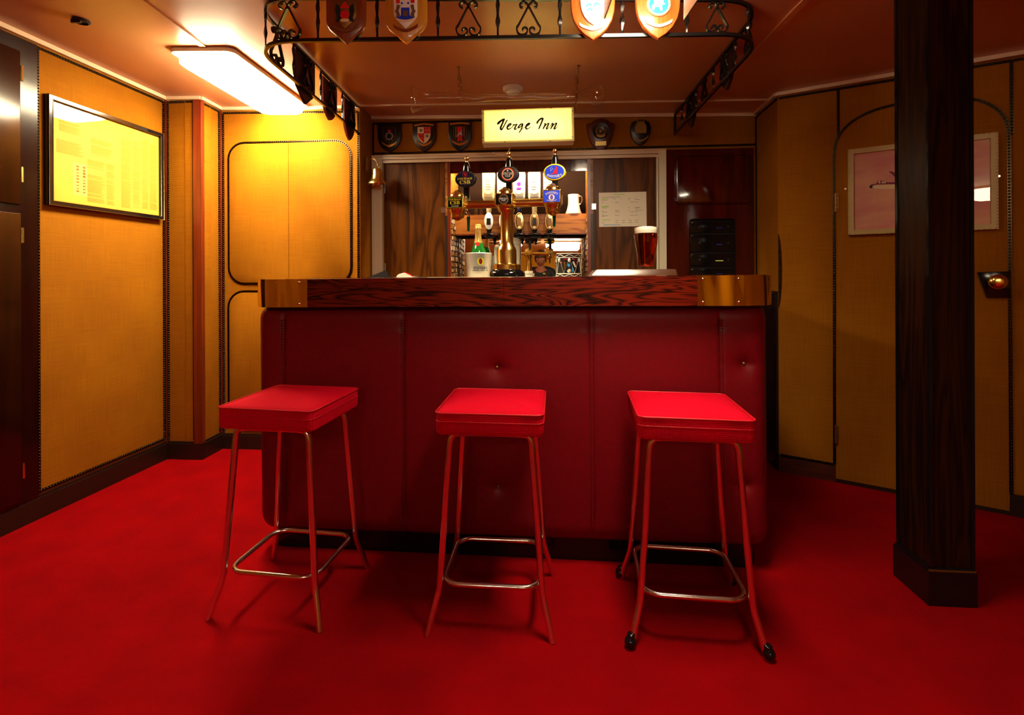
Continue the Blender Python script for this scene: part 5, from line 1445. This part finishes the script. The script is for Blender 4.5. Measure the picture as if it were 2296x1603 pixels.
for px, kd, lab, mbody, mcap, mopt, on in bot:
    u, zt_ = al(px, 388, WB); zn = al(px, 466, WB)[1]; zo = al(px, 496, WB)[1]; zb_ = al(px, 535, WB)[1]
    ks = (MB_ @ Vector((u, WB, 0))).y / F
    t = thing('spirit_bottle', lab, 'bottle', MB_ @ T(u, WB, zn), 'inverted spirit bottles on the back shelf')
    hb = zt_ - zn
    b = MB()
    Ls = []
    for rr, z in ((12.5, hb - .002), (14, hb - .006), (14, hb * .30), (12, hb * .22), (7, hb * .13), (5, hb * .08), (5, .0)):
        Ls.append([(x, y, z) for x, y in rrect(2 * rr * ks, 2 * rr * ks * .8, min(rr * ks * .45, rr * ks * .39 if rr > 6 else rr * ks * .8), 5)])
    b.loops(Ls); obj('bottle_glass', b, mbody, t)
    b = MB(); b.lathe([(4.6 * ks, -.036), (5.6 * ks, -.03), (5.8 * ks, .004), (5 * ks, .012)], 16); obj('cap_neck', b, mcap, t)
    if kd != 'clear':
        b = MB(); hl = hb * .58
        o = [(-10.5 * ks, hb * .94), (-10.5 * ks, hb * .50), (-8 * ks, hb * .42), (-3 * ks, hb * .375), (3 * ks, hb * .375), (8 * ks, hb * .42), (10.5 * ks, hb * .50), (10.5 * ks, hb * .94)]
        b.plate(o, -14 * ks * .8 - .0012, -14 * ks * .8 + .0005); lb = obj('label', b, {'yellow': M_creamp}.get(kd, M_whitep), t)
        b = MB(); yl = -14 * ks * .8 - .0016
        if kd == 'purple':
            disc(b, 0, hb * .66, 4.5 * ks, yl); b.box(-5 * ks, 5 * ks, yl - .0004, yl, hb * .50, hb * .56); obj('crest', b, mat('purple print', (.22, .02, .45), .4), lb)
        else:
            for k in range(6): b.box(-6 * ks, 6 * ks * (.6 + .4 * (k % 2)), yl - .0003, yl, hb * (.50 + .07 * k), hb * (.512 + .07 * k))
            obj('print', b, M_brownp, lb)
    # optic with oval badge
    t2 = thing('spirit_optic', 'oval ' + {'yellow': 'white optic measure under the yellow-labelled bottle', 'clear': 'white optic measure half hidden behind the beer column', 'purple': 'gold optic measure under the bottle with the purple crest', 'cream': 'brown optic measure under the bottle with the cream cap', 'clear2': 'gold optic measure behind the blue tap, last on the right'}[kd], 'optic', MB_ @ T(u, WB, zo), 'spirit optics under the shelf')
    b = MB(); b.plate(ell(9.8 * ks, 19 * ks, 32), -.022, -.014, .003); bd = obj('oval_badge', b, {'white': M_whitep, 'gold': M_gold, 'brown': M_bronze}[on], t2)
    b = MB(); o = rr_outline(-4.6 * ks, 4.6 * ks, -9 * ks, 6 * ks, 1.2 * ks); b.plate(o, -.024, -.022); obj('window', b, M_black if on != 'gold' else M_brownp, bd)
    if on != 'white':
        b = MB(); b.tube([(x, -.021, z) for x, z in ell(9.2 * ks, 18.4 * ks, 30)], .0014, 5, closed=True); obj('badge_rim', b, M_creamp, bd)
        b = MB(); disc(b, 0, 11.5 * ks, 4 * ks, -.0222, rz=3.2 * ks); obj('badge_crest', b, M_creamp, bd)
        b = MB(); disc(b, 0, -14 * ks, 3.2 * ks, -.0222, rz=2 * ks); obj('badge_foot', b, M_creamp, bd)
    b = MB(); b.lathe([(8 * ks, -17 * ks), (8.5 * ks, -12 * ks), (8.5 * ks, 10 * ks), (5.5 * ks, 17 * ks), (5.0 * ks, 22 * ks)], 18, T(0, .006, 0)); obj('measure_chamber', b, M_gold, t2)
    b = MB(); b.lathe([(1.5 * ks, -40 * ks), (2.6 * ks, -37 * ks), (2.6 * ks, -34 * ks), (4.2 * ks, -32 * ks), (5 * ks, -24 * ks), (6.5 * ks, -17.5 * ks)], 14); obj('valve', b, M_black, t2)
    b = MB(); b.tube([(-13 * ks, -.004, -29 * ks), (0, -.012, -28 * ks), (13 * ks, -.004, -28.5 * ks)], 1.5 * ks, 6); obj('upper_lever', b, M_black, t2)
    b = MB(); b.tube([(-12.5 * ks, -.004, -35 * ks), (0, -.012, -37 * ks), (13 * ks, -.004, -35 * ks)], 1.4 * ks, 6); obj('lower_lever', b, M_black, t2)
    b = MB(); b.tube([(0, .008, -10 * ks), (0, .05, -8 * ks), (0, .078, -4 * ks)], .006, 8); b.box(-.012, .012, .070, .0755, -.02, .02); obj('mounting_arm', b, M_black, t2)
def alc(px, py, w_): u, z = al(px, py, w_); return MB_ @ T(u, w_, z475 if py < 500 else zSILL), (MB_ @ Vector((u, w_, 0))).y / F
# white tankard and tumblers on the shelf
Mx, ks = alc(1286, 478, .235); t = thing('white_tankard', 'white flared tankard with a handle at the right end of the back shelf', 'jug', Mx)
b = MB(); b.lathe([(18 * ks, .0005), (18.5 * ks, 2 * ks), (15 * ks, 10 * ks), (12.5 * ks, 22 * ks), (12 * ks, 36 * ks), (12.6 * ks, 44 * ks), (11.5 * ks, 44 * ks), (11 * ks, 36 * ks), (11 * ks, 6 * ks)], 26); obj('body', b, M_whitep, t, smooth=50)
b = MB(); b.tube(catmull([(12 * ks, 0, 40 * ks), (17 * ks, 0, 40 * ks), (19 * ks, 0, 32 * ks), (16 * ks, 0, 24 * ks), (12.6 * ks, 0, 22 * ks)], 5), 1.5 * ks, 8); obj('handle', b, M_chrome, t)
for px, lab in ((1068, 'clear glass tumbler at the left end of the back shelf, nearer the door'), (1079, 'clear glass tumbler on the back shelf next to the yellow-labelled bottle')):
    Mx, ks = alc(px, 478, .24); t = thing('glass_tumbler', lab, 'glass', Mx, 'tumblers on the back shelf')
    b = MB(); b.lathe([(4.5 * ks, .0005), (5.4 * ks, 27 * ks), (4.9 * ks, 27 * ks), (4.1 * ks, 2 * ks)], 18); obj('glass_wall', b, M_thin, t, smooth=50)
# ice bucket and champagne
Mx, ks = alc(1073, 617, .12); bk_ = thing('ice_bucket', 'brushed metal ice bucket with blue lettering and yellow round badge, behind the bar', 'bucket', Mx)
b = MB(); b.lathe([(26 * ks, .0005), (26.5 * ks, 2 * ks), (30.5 * ks, 52 * ks), (31.5 * ks, 54 * ks), (30.8 * ks, 55 * ks), (29.5 * ks, 53 * ks), (25.5 * ks, 4 * ks), (.5 * ks, 3.5 * ks)], 36); bb_ = obj('bucket_wall', b, M_alu, bk_, smooth=45)
def on_cone(mb, pts, z):  # wrap flat x,z outline on the bucket front
    v = []
    for x, z_ in pts:
        R = (26.5 + (z_ / ks) / 52 * 4.2) * ks + .0012; a = x / R
        v.append((R * math.sin(a), -R * math.cos(a), z_))
    return v
def cone_disc(r, cx, cz, m, nm, rz=None, dr=0.0):
    b = MB(); pts = [(cx + x, cz + z) for x, z in ell(r, rz or r, 28)]
    v = on_cone(b, pts, 0); v = [(x * (1 + dr), y * (1 + dr), z) for x, y, z in v]; b.add(v, [tuple(range(28))]); return obj(nm, b, m, bb_, smooth=0)
cone_disc(8 * ks, 9 * ks, 36 * ks, M_yellow, 'round_badge'); cone_disc(3.6 * ks, 9 * ks, 36 * ks, M_navy, 'badge_oval', rz=6.2 * ks, dr=.006)
b = MB(); letters(b, 'F', 9 * ks, 36 * ks, 4 * ks, 8 * ks, 0); b.v = [(x * 1.011, y * 1.011, z) for x, y, z in on_cone(b, [(p[0], p[2]) for p in b.v], 0)]; obj('badge_letter', b, M_red, bb_, smooth=0)
b = MB(); letters(b, "FOSTER'S", 9 * ks, 21.5 * ks, 32 * ks, 6.2 * ks, 0); b.v = on_cone(b, [(p[0], p[2]) for p in b.v], 0); obj('lettering', b, M_navy, bb_, smooth=0)
b = MB(); pts = []
for k in range(12):
    x = (-9 + k * 3.1) * ks
    if k in (5, 9): continue
    v = on_cone(b, [(x, 15.2 * ks), (x + 2.1 * ks, 15.2 * ks), (x + 2.1 * ks, 16.8 * ks), (x, 16.8 * ks)], 0); b.add(v, [(0, 1, 2, 3)])
obj('small_lettering', b, M_navy, bb_, smooth=0)
Mz = Mx @ T(0, 0, 6 * ks) @ RX(.10) @ RY(.01)
ch = thing('champagne_bottle', 'green champagne bottle with gold foil neck and red seal standing in the ice bucket', 'bottle', Mz)
b = MB(); b.lathe([(17 * ks, 0), (18 * ks, 2 * ks), (18 * ks, 46 * ks), (16.5 * ks, 54 * ks), (12.5 * ks, 64 * ks), (9 * ks, 74 * ks), (7.2 * ks, 82 * ks), (6.3 * ks, 92 * ks)], 28); obj('bottle_glass', b, M_gfoil and M_bottle, ch, smooth=50)
b = MB(); b.lathe([(9.9 * ks, 72 * ks), (7.6 * ks, 82 * ks), (6.6 * ks, 92 * ks), (6.4 * ks, 102 * ks), (7.6 * ks, 103 * ks), (7.8 * ks, 106 * ks), (7.0 * ks, 107.5 * ks), (6.8 * ks, 111 * ks), (6.4 * ks, 113 * ks), (2 * ks, 114 * ks)], 24); fo = obj('foil_neck', b, M_gfoil, ch, smooth=45)
b = MB(); b.lathe([(4.8 * ks, 0), (4.8 * ks, .0015)], 20, T(0, -10.2 * ks, 70 * ks) @ RX(PI / 2 - .35)); obj('red_seal', b, M_red, ch, label='round red seal')
b = MB()
for s in (-1, 1): b.ribbon([(s * -6 * ks, 68 * ks), (s * 0, 61 * ks), (s * 8 * ks, 50 * ks)], .9 * ks, .001, T(0, -16.5 * ks, 0) @ RX(-.25) @ T(0, 0, 0))
obj('neck_ribbon', b, M_gfoil, ch)
b = MB(); letters(b, 'MOET', 0, 0, 17 * ks, 5.5 * ks, 0, bold=False); b.v = [(-z, -7.6 * ks - .0016, x + 89 * ks) for x, y, z in b.v]; obj('lettering', b, M_brownp, fo, smooth=0)
# white jug behind the beer column
Mx, ks = alc(1144, 617, .19); t = thing('water_jug', 'tall white jug with a handle behind the brass beer column', 'jug', Mx)
b = MB(); b.lathe([(20 * ks, .0005), (21 * ks, 3 * ks), (22 * ks, 60 * ks), (21.5 * ks, 86 * ks), (22.5 * ks, 90 * ks), (21 * ks, 90 * ks), (20.5 * ks, 60 * ks), (19.5 * ks, 6 * ks)], 28); jb = obj('jug_body', b, M_plast, t, smooth=50)
b = MB(); b.tube(catmull([(-21 * ks, 0, 66 * ks), (-30 * ks, -.005, 70 * ks), (-33 * ks, .012, 62 * ks), (-33 * ks, .012, 44 * ks), (-31 * ks, -.005, 30 * ks), (-21 * ks, 0, 24 * ks)], 6), 3.6 * ks, 10); obj('handle', b, M_plast, t, smooth=60)
b = MB(); b.lathe([(22.6 * ks, 88 * ks), (23 * ks, 89.5 * ks), (22.6 * ks, 91 * ks)], 28, cap=False); obj('brown_rim', b, M_plaqueR, t)
b = MB(); letters(b, "FOSTER'S", 8 * ks, 73 * ks, 40 * ks, 4.6 * ks, 0); b.v = [((22.6 * ks) * math.sin(x / (22.6 * ks)), -(22.6 * ks) * math.cos(x / (22.6 * ks)), z) for x, y, z in b.v]; obj('lettering', b, M_silver, jb, smooth=0)
# small pot
Mx, ks = alc(1186, 617, .06); t = thing('small_pot', 'small white pot behind the bar beneath the reflected taps', 'pot', Mx)
b = MB(); b.lathe([(8 * ks, .0005), (9 * ks, 14 * ks), (9.4 * ks, 15 * ks), (8.3 * ks, 15 * ks), (7.4 * ks, 2 * ks)], 20); obj('pot_wall', b, M_frost, t, smooth=50)
b = MB(); b.lathe([(8.6 * ks, 5 * ks), (8.9 * ks, 10 * ks)], 20, cap=False); obj('label_band', b, M_silver, t)
# drum-shaped ice bucket
Mx, ks = alc(1275.5, 617, .13); dr = thing('drum_bucket', 'small drum-shaped bucket with white cords and painted arms at the right of the alcove', 'bucket', Mx)
R = 26 * ks; Hd = 53 * ks
b = MB(); b.lathe([(R, 5 * ks), (R, Hd - 8 * ks)], 32); db_ = obj('drum_shell', b, M_plaqueB, dr, smooth=50)
for z0, z1, nm in ((.0005, 9 * ks, 'lower_hoop'), (Hd - 10 * ks, Hd, 'upper_hoop')):
    b = MB(); b.lathe([(R * 1.05, z0), (R * 1.07, z0 + .001), (R * 1.07, z1 - .001), (R * 1.05, z1), (R * .9, z1 - .0005)], 32); hp_ = obj(nm, b, M_plaqueD, dr, smooth=50)
    b = MB()
    for zq in (z0 + .002, z1 - .0015): b.tube([(R * 1.08 * math.cos(a), R * 1.08 * math.sin(a), zq) for a in [2 * PI * k / 36 for k in range(36)]], .0026, 6, closed=True)
    b.tube([(R * 1.09 * math.cos(a), R * 1.09 * math.sin(a), (z0 + z1) / 2 + .006 * math.cos(a * 8)) for a in [2 * PI * k / 96 for k in range(96)]], .0016, 5, closed=True); obj('cord', b, M_whitep, hp_)
b = MB(); N = 14
pts = [(R * 1.05 * math.cos(2 * PI * k / N - PI / 2), R * 1.05 * math.sin(2 * PI * k / N - PI / 2), (9 * ks if k % 2 else Hd - 10 * ks)) for k in range(N)]
b.tube(pts, .0018, 5, closed=True); obj('rope', b, M_whitep, dr)
for k in range(0, N, 2):
    b = MB(); b.ball((pts[k][0], pts[k][1], Hd - 15 * ks), 3.2 * ks, 8, 6, sc=(1, 1, 1.4)); obj('rope_ear', b, M_whitep, dr)
def drum_poly(lst, m, nm, k2=1.012):
    b = MB()
    for pts in lst:
        v = [(R * k2 * math.sin(x * ks / R), -R * k2 * math.cos(x * ks / R), z * ks) for x, z in pts]; b.add(v, [tuple(range(len(v)))])
    obj(nm, b, m, db_, smooth=0)
drum_poly([[(-14, 38), (-9, 42), (0, 43), (9, 42), (14, 38), (8, 39.5), (0, 40.5), (-8, 39.5)], [(x * .8 - 18, z * .8 + 33) for x, z in ell(2.6, 2.2, 10)], [(x + 19, z + 33) for x, z in ell(2.2, 2, 10)]], M_red, 'red_arms')
drum_poly([[(-13, 32), (-9, 36), (-7, 30), (-9, 20), (-13, 16), (-11, 24)], [(x, z + 15) for x, z in ell(5, 4, 14)]], M_gold, 'gold_beast')
drum_poly([[(7, 33), (10, 36), (13, 30), (16, 24), (13, 22), (10, 27)], [(x, z + 16) for x, z in ell(2.8, 2.4, 12)]], M_whitep, 'white_beast', 1.02)
drum_poly([[(x - 1, z + 27) for x, z in ell(3, 3.6, 14)], [(6, 11), (8, 11), (8, 22), (6, 22)]], M_sky, 'blue_arms', 1.02)

# ------------------------------------------------------------------ framed pictures
(pu0, pz1), (pu1, _) = hit(101, 204, ML, -.01), hit(361, 306, ML, -.01)
zA = hit(361, 305, ML, -.01)[1]; zB0 = hit(104, 457, ML, -.01)[1]; zB1 = hit(361, 495, ML, -.01)[1]
pz1 = (pz1 + zA) / 2; pz0 = (zB0 + zB1) / 2
PW, PH = pu1 - pu0, pz1 - pz0
pic = thing('framed_document', 'large black-framed yellowed newspaper sheet under glass on the left wall', 'picture', ML @ T(pu0, -.03, pz0))
def frame_bars(b, W_, H_, t, y0, y1):
    b.loops([[(0, y1, 0), (W_, y1, 0), (W_, y1, H_), (0, y1, H_)], [(0, y0, 0), (W_, y0, 0), (W_, y0, H_), (0, y0, H_)], [(t, y0 + .002, t), (W_ - t, y0 + .002, t), (W_ - t, y0 + .002, H_ - t), (t, y0 + .002, H_ - t)], [(t, y1 - .004, t), (W_ - t, y1 - .004, t), (W_ - t, y1 - .004, H_ - t), (t, y1 - .004, H_ - t)]], cap=False)
b = MB(); frame_bars(b, PW, PH, .024, 0, .0295); fr_ = obj('frame', b, M_black, pic)
b = MB()
for i in (.001, .022): b.tube([(i, -.0005, i), (PW - i, -.0005, i), (PW - i, -.0005, PH - i), (i, -.0005, PH - i)], .0018, 4, closed=True)
obj('gilt_line', b, M_gold, fr_)
b = MB(); b.box(.02, PW - .02, .016, .022, .02, PH - .02); pp_ = obj('document_sheet', b, M_news, pic)
b = MB(); r = random.Random(11)
def col(x0, x1, z0, z1, st=.0042):
    z = z1
    while z > z0:
        if r.random() < .93: b.box(x0, x0 + (x1 - x0) * r.uniform(.75, 1), .0153, .0159, z - .0014, z)
        z -= st
a = .05; mid = PW * .565
for x0, x1, z0, z1 in ((.46, .535, .08, .50), (.30, .45, .08, .36), (.30, .45, .42, .50), (.07, .28, .50, .62), (.59, .69, .08, .80), (.70, .78, .10, .82), (.79, .86, .10, .86), (.87, .955, .10, .84), (.33, .53, .55, .72), (.09, .25, .70, .80)):
    col(x0 * PW, x1 * PW, z0 * PH, z1 * PH)
for x in (.215, .265):
    z = .16 * PH
    while z < .40 * PH: b.box(x * PW, (x + .02) * PW, .0152, .0159, z, z + r.uniform(.004, .012)); z += .016
obj('print', b, M_newsink, pp_)
b = MB(); b.box(.19 * PW, .30 * PW, .0156, .016, .13 * PH, .44 * PH); obj('pale_panel', b, M_newsp, pp_)
b = MB(); b.add([(.022, .012, .022), (PW - .022, .012, .022), (PW - .022, .012, PH - .022), (.022, .012, PH - .022)], [(0, 1, 2, 3)]); obj('glazing_sheet', b, M_pane, pic)
(qu0, qz1), (qu1, qz2) = hit(1901, 337, MR, -.03), hit(2237, 296, MR, -.03)
qz0 = (hit(1899, 528, MR, -.03)[1] + hit(2231, 513, MR, -.03)[1]) / 2; qz1 = (qz1 + qz2) / 2
QW, QH = qu1 - qu0, qz1 - qz0
pic2 = thing('framed_aeroplane_picture', 'gilt-framed picture of an aeroplane in a pink sky, partly behind the dark post', 'picture', MR @ T(qu0, -.042, qz0))
b = MB(); frame_bars(b, QW, QH, .026, 0, .029); fr_ = obj('frame', b, M_frameg, pic2)
b = MB(); n = 30
for k in range(n):
    for x, z in ((QW * (k + .5) / n, .004), (QW * (k + .5) / n, QH - .004)): b.ball((x, .001, z), .004, 6, 4)
    for x, z in ((.004, QH * (k + .5) / n), (QW - .004, QH * (k + .5) / n)): b.ball((x, .001, z), .004, 6, 4)
obj('beaded_edge', b, M_frameg, fr_)
b = MB(); b.box(.02, QW - .02, .016, .022, .02, QH - .02); sky = obj('sky_print', b, M_skyprint, pic2)
def qp(px, py): u, z = hit(px, py, MR, -.027); return u - qu0, z - qz0
b = MB(); yq = .0156
poly(b, [qp(*p) for p in ((1949, 419), (1955, 413), (1964, 412), (1968, 407), (1976, 405), (1984, 406), (1990, 409), (2040, 407), (2120, 404), (2150, 400), (2150, 405), (2040, 412), (1990, 413), (1965, 414))], yq)
poly(b, [qp(*p) for p in ((1992, 384), (2000, 384), (2030, 398), (2050, 407), (2030, 408), (2010, 400))], yq)
poly(b, [qp(*p) for p in ((2120, 404), (2132, 378), (2142, 376), (2146, 402))], yq); pl_ = obj('aeroplane', b, M_plum, sky)
b = MB(); poly(b, [qp(*p) for p in ((1953, 418), (1965, 415), (1990, 414), (2040, 413), (2110, 408), (2090, 416), (2030, 422), (1985, 424), (1962, 423))], yq); obj('fuselage', b, M_creamp, sky)
b = MB(); disc(b, *qp(1953, 418.5), .007, yq - .001, 14, rz=.009); obj('nose_cone', b, M_ink, sky)
b = MB()
for x in (1969, 1976, 1981): poly(b, [qp(*p) for p in ((x, 411), (x + 1.5, 406.5), (x + 4.5, 406.5), (x + 5, 411))], yq - .0012)
obj('cockpit_windows', b, M_creamp, sky)
b = MB(); b.add([(.022, .0125, .022), (QW - .022, .0125, .022), (QW - .022, .0125, QH - .022), (.022, .0125, QH - .022)], [(0, 1, 2, 3)]); obj('glazing_sheet', b, M_pane, pic2)
for x in (-.012, QW + .006):
    b = MB(); b.lathe([(.005, 0), (.005, .006)], 8, T(x, .029, QH * .55) @ RX(PI / 2)); obj('fixing_screw', b, M_chrome, pic2)

# ------------------------------------------------------------------ the photographer, standing behind the camera (seen in the mirror)
Mmi = MM
nrm = (MM.to_3x3() @ Vector((0, -1, 0))).normalized(); pm = MM @ Vector((0, 0, 0))
def mirror_pt(px, py, Y):
    d = ray(px, py).normalized(); tt = (pm - CAM).dot(nrm) / d.dot(nrm); h = CAM + d * tt; r_ = d - nrm * 2 * d.dot(nrm)
    return h + r_ * ((Y - h.y) / r_.y)
PY = -.36
hd = mirror_pt(1212, 581, PY)

def skinned(joints, edges, root):
    me = bpy.data.meshes.new('figure'); bm = bmesh.new()
    lay = bm.verts.layers.skin.verify()
    vs = {}
    for k, (p, r_) in joints.items():
        v = bm.verts.new(p); v[lay].radius = (r_, r_) if not isinstance(r_, tuple) else r_; v[lay].use_root = (k == root); vs[k] = v
    for a_, b_ in edges: bm.edges.new((vs[a_], vs[b_]))
    bm.to_mesh(me); bm.free()
    o = bpy.data.objects.new('figure', me); COL.objects.link(o)
    o.modifiers.new('skin', 'SKIN'); sb = o.modifiers.new('sub', 'SUBSURF'); sb.levels = 2; sb.render_levels = 2
    dg = bpy.context.evaluated_depsgraph_get(); dg.update()
    m2 = bpy.data.meshes.new_from_object(o.evaluated_get(dg))
    out = [tuple(v.co) for v in m2.vertices], [tuple(p.vertices) for p in m2.polygons]
    bpy.data.objects.remove(o); bpy.data.meshes.remove(me); bpy.data.meshes.remove(m2)
    return out
per_ = thing('person', 'person in a black jacket standing behind the camera, head bent down, seen in the mirror', 'person', T(hd.x, PY - .16, 0))
cx_ = -hd.x; hz = hd.z; nz = hz - .115
def J(x, y, z, r_): return ((x, y, z), r_)
arms = {}
for sgn_, nm in ((-1, 'l'), (1, 'r')):
    arms['sh' + nm] = J(sgn_ * .165, .03, nz - .075, .056); arms['el' + nm] = J(sgn_ * .24 + cx_ * .4, .09, nz - .33, .042)
    arms['wr' + nm] = J(cx_ + sgn_ * .085, .40, 1.13, .026)
core = {'pel': J(0, -.02, .92, (.145, .10)), 'wai': J(0, -.02, 1.06, (.135, .095)), 'che': J(0, 0, nz - .18, (.155, .105)), 'upc': J(0, .045, nz - .06, (.09, .075)), 'nek': J(0, .10, nz - .005, .052), 'hed': J(0, .145, nz + .07, .052)}
legs = {}
for sgn_, nm in ((-1, 'l'), (1, 'r')):
    legs['hp' + nm] = J(sgn_ * .09, -.02, .86, .085); legs['kn' + nm] = J(sgn_ * .105, .01, .49, .055); legs['an' + nm] = J(sgn_ * .115, -.03, .10, .036); legs['to' + nm] = J(sgn_ * .13, .10, .035, .032)
ec = [('pel', 'wai'), ('wai', 'che'), ('che', 'upc'), ('upc', 'nek'), ('nek', 'hed')]
ea = [('upc', 'shl'), ('shl', 'ell'), ('ell', 'wrl'), ('upc', 'shr'), ('shr', 'elr'), ('elr', 'wrr')]
el_ = [('pel', 'hpl'), ('hpl', 'knl'), ('knl', 'anl'), ('anl', 'tol'), ('pel', 'hpr'), ('hpr', 'knr'), ('knr', 'anr'), ('anr', 'tor')]
v, f = skinned({**{k: (p, tuple(q * .72 for q in r_) if isinstance(r_, tuple) else r_) for k, (p, r_) in core.items()}, **{k: (p, r_ * (.8 if k[:2] in ('sh', 'el', 'hp', 'kn') else 1)) for k, (p, r_) in {**arms, **legs}.items()}}, ec + ea + el_, 'pel')
b = MB(); b.add(v, f)
MH = T(0, .155, hz) @ RX(-.50)       # head bowed towards the camera's screen; the face looks along +y
def headpt(th, ph):
    x, y, z = math.cos(ph) * math.cos(th), math.cos(ph) * math.sin(th), math.sin(ph)
    X, Y_, Z = .077 * x, .098 * y, .122 * z
    if z < 0: X *= 1 - .28 * z * z; Y_ *= 1 - .12 * z * z
    fr_ = max(0, y) ** 3
    def g(cx, cz, wx, wz): return math.exp(-((X - cx) / wx) ** 2 - ((Z - cz) / wz) ** 2) * fr_
    Y_ += .026 * g(0, -.018, .011, .020) + .010 * g(0, .012, .008, .02) - .009 * (g(-.031, .010, .016, .011) + g(.031, .010, .016, .011)) + .006 * (g(-.03, .030, .02, .007) + g(.03, .030, .02, .007))
    Y_ += .006 * g(0, -.058, .020, .006) + .004 * g(0, -.070, .018, .006) - .004 * g(0, -.064, .022, .003) + .008 * g(0, -.098, .018, .014)
    return X, Y_, Z
nA, nB = 48, 40
L = [[headpt(2 * PI * k / nA, -PI / 2 + .02 + (PI - .04) * j / nB) for k in range(nA)] for j in range(nB + 1)]
b.loops(L, MH)
for s_ in (-1, 1): b.ball((s_ * .078, -.005, .0), .03, 10, 8, MH, sc=(.35, .7, 1.1))
def hand(b, wr, s_):
    c = Vector(wr) + Vector((-s_ * .012, .035, .012))
    b.ball(c, .036, 12, 8, sc=(.5, 1.05, 1.0))
    for k in range(4):
        p = c + Vector((-s_ * .006, .03, .024 - .017 * k)); ln = (.026, .030, .028, .022)[k]
        b.tube(catmull([p, p + Vector((-s_ * .010, ln * .8, .002)), p + Vector((-s_ * .030, ln * .95, 0)), p + Vector((-s_ * .042, ln * .6, -.002))], 4), [.0085] * 9 + [.0075, .007, .0065, .006], 8)
    p = c + Vector((-s_ * .008, -.008, .026)); b.tube(catmull([p, p + Vector((-s_ * .018, .004, .016)), p + Vector((-s_ * .036, .012, .018))], 4), [.011, .011, .0105, .010, .010, .0095, .009, .008, .007], 8)
for s_, nm in ((-1, 'wrl'), (1, 'wrr')): hand(b, arms[nm][0], s_)
body = obj('body', b, M_skin, per_, smooth=70)
v, f = skinned({k: (p, tuple(q + .016 for q in r_) if isinstance(r_, tuple) else r_ + .016) for k, (p, r_) in {**{k: core[k] for k in ('pel', 'wai', 'che', 'upc')}, **arms, 'col': J(0, .082, nz - .03, .066)}.items()}, ec[:3] + ea + [('upc', 'col')], 'pel')
b = MB(); b.add(v, f); jk = obj('jacket', b, M_jacket, per_, smooth=70)
v, f = skinned({k: (p, tuple(q + .012 for q in r_) if isinstance(r_, tuple) else r_ + .014) for k, (p, r_) in {**{'pel': core['pel']}, **{k: q for k, q in legs.items() if k[:2] in ('hp', 'kn', 'an')}}.items()}, [e for e in el_ if e[1][:2] != 'to'], 'pel')
b = MB(); b.add(v, f); obj('trousers', b, M_trouser, per_, smooth=70)
for s_ in (-1, 1):
    b = MB(); b.rbox(s_ * .125, .035, .001, .075, .088, .25, .04, .02); obj('shoe', b, M_black, per_, smooth=60)
b = MB(); Lh = []
for j in range(15):
    ph = PI / 2 - .02 - (PI * .62) * j / 14
    row = []
    for k in range(40):
        th = 2 * PI * k / 40
        lim = .44 if math.sin(th) > .25 else -.55
        p_ = max(ph, lim + .06 * math.sin(7 * th))
        x, y, z = headpt(th, p_)
        q = 1.21 + .05 * math.sin(9 * th + 4 * ph) * math.cos(5 * th) + .02 * math.sin(23 * th)
        row.append((x * q, y * q, z * q + .004))
    Lh.append(row)
b.loops(Lh, MH, cap=True); obj('hair', b, M_hair, per_, smooth=60)
b = MB()
for s_ in (-1, 1):
    b.tube([(s_ * .033 + .024 * math.cos(a), .101, .006 + .017 * math.sin(a)) for a in [2 * PI * k / 18 for k in range(18)]], .0018, 6, closed=True, M=MH)
    b.tube([(s_ * .056, .099, .010), (s_ * .082, .01, .012)], .0016, 6, M=MH)
b.tube([(-.010, .104, .008), (.010, .104, .008)], .0016, 6, M=MH); obj('glasses', b, M_iron, per_)
b = MB()
for s_ in (-1, 1): b.tube(catmull([(s_ * .085, .0, nz - .005), (s_ * .10, .13, nz - .07), (s_ * .095, .155, nz - .20), (cx_ + s_ * .07, .36, 1.16)], 6), .007, 6)
obj('neck_strap', b, M_plum, per_)
b = MB(); b.ball((cx_ * .3 + .02, .135, nz - .11), .014, 10, 6, sc=(1.6, .3, 1)); obj('badge', b, M_hi, jk)
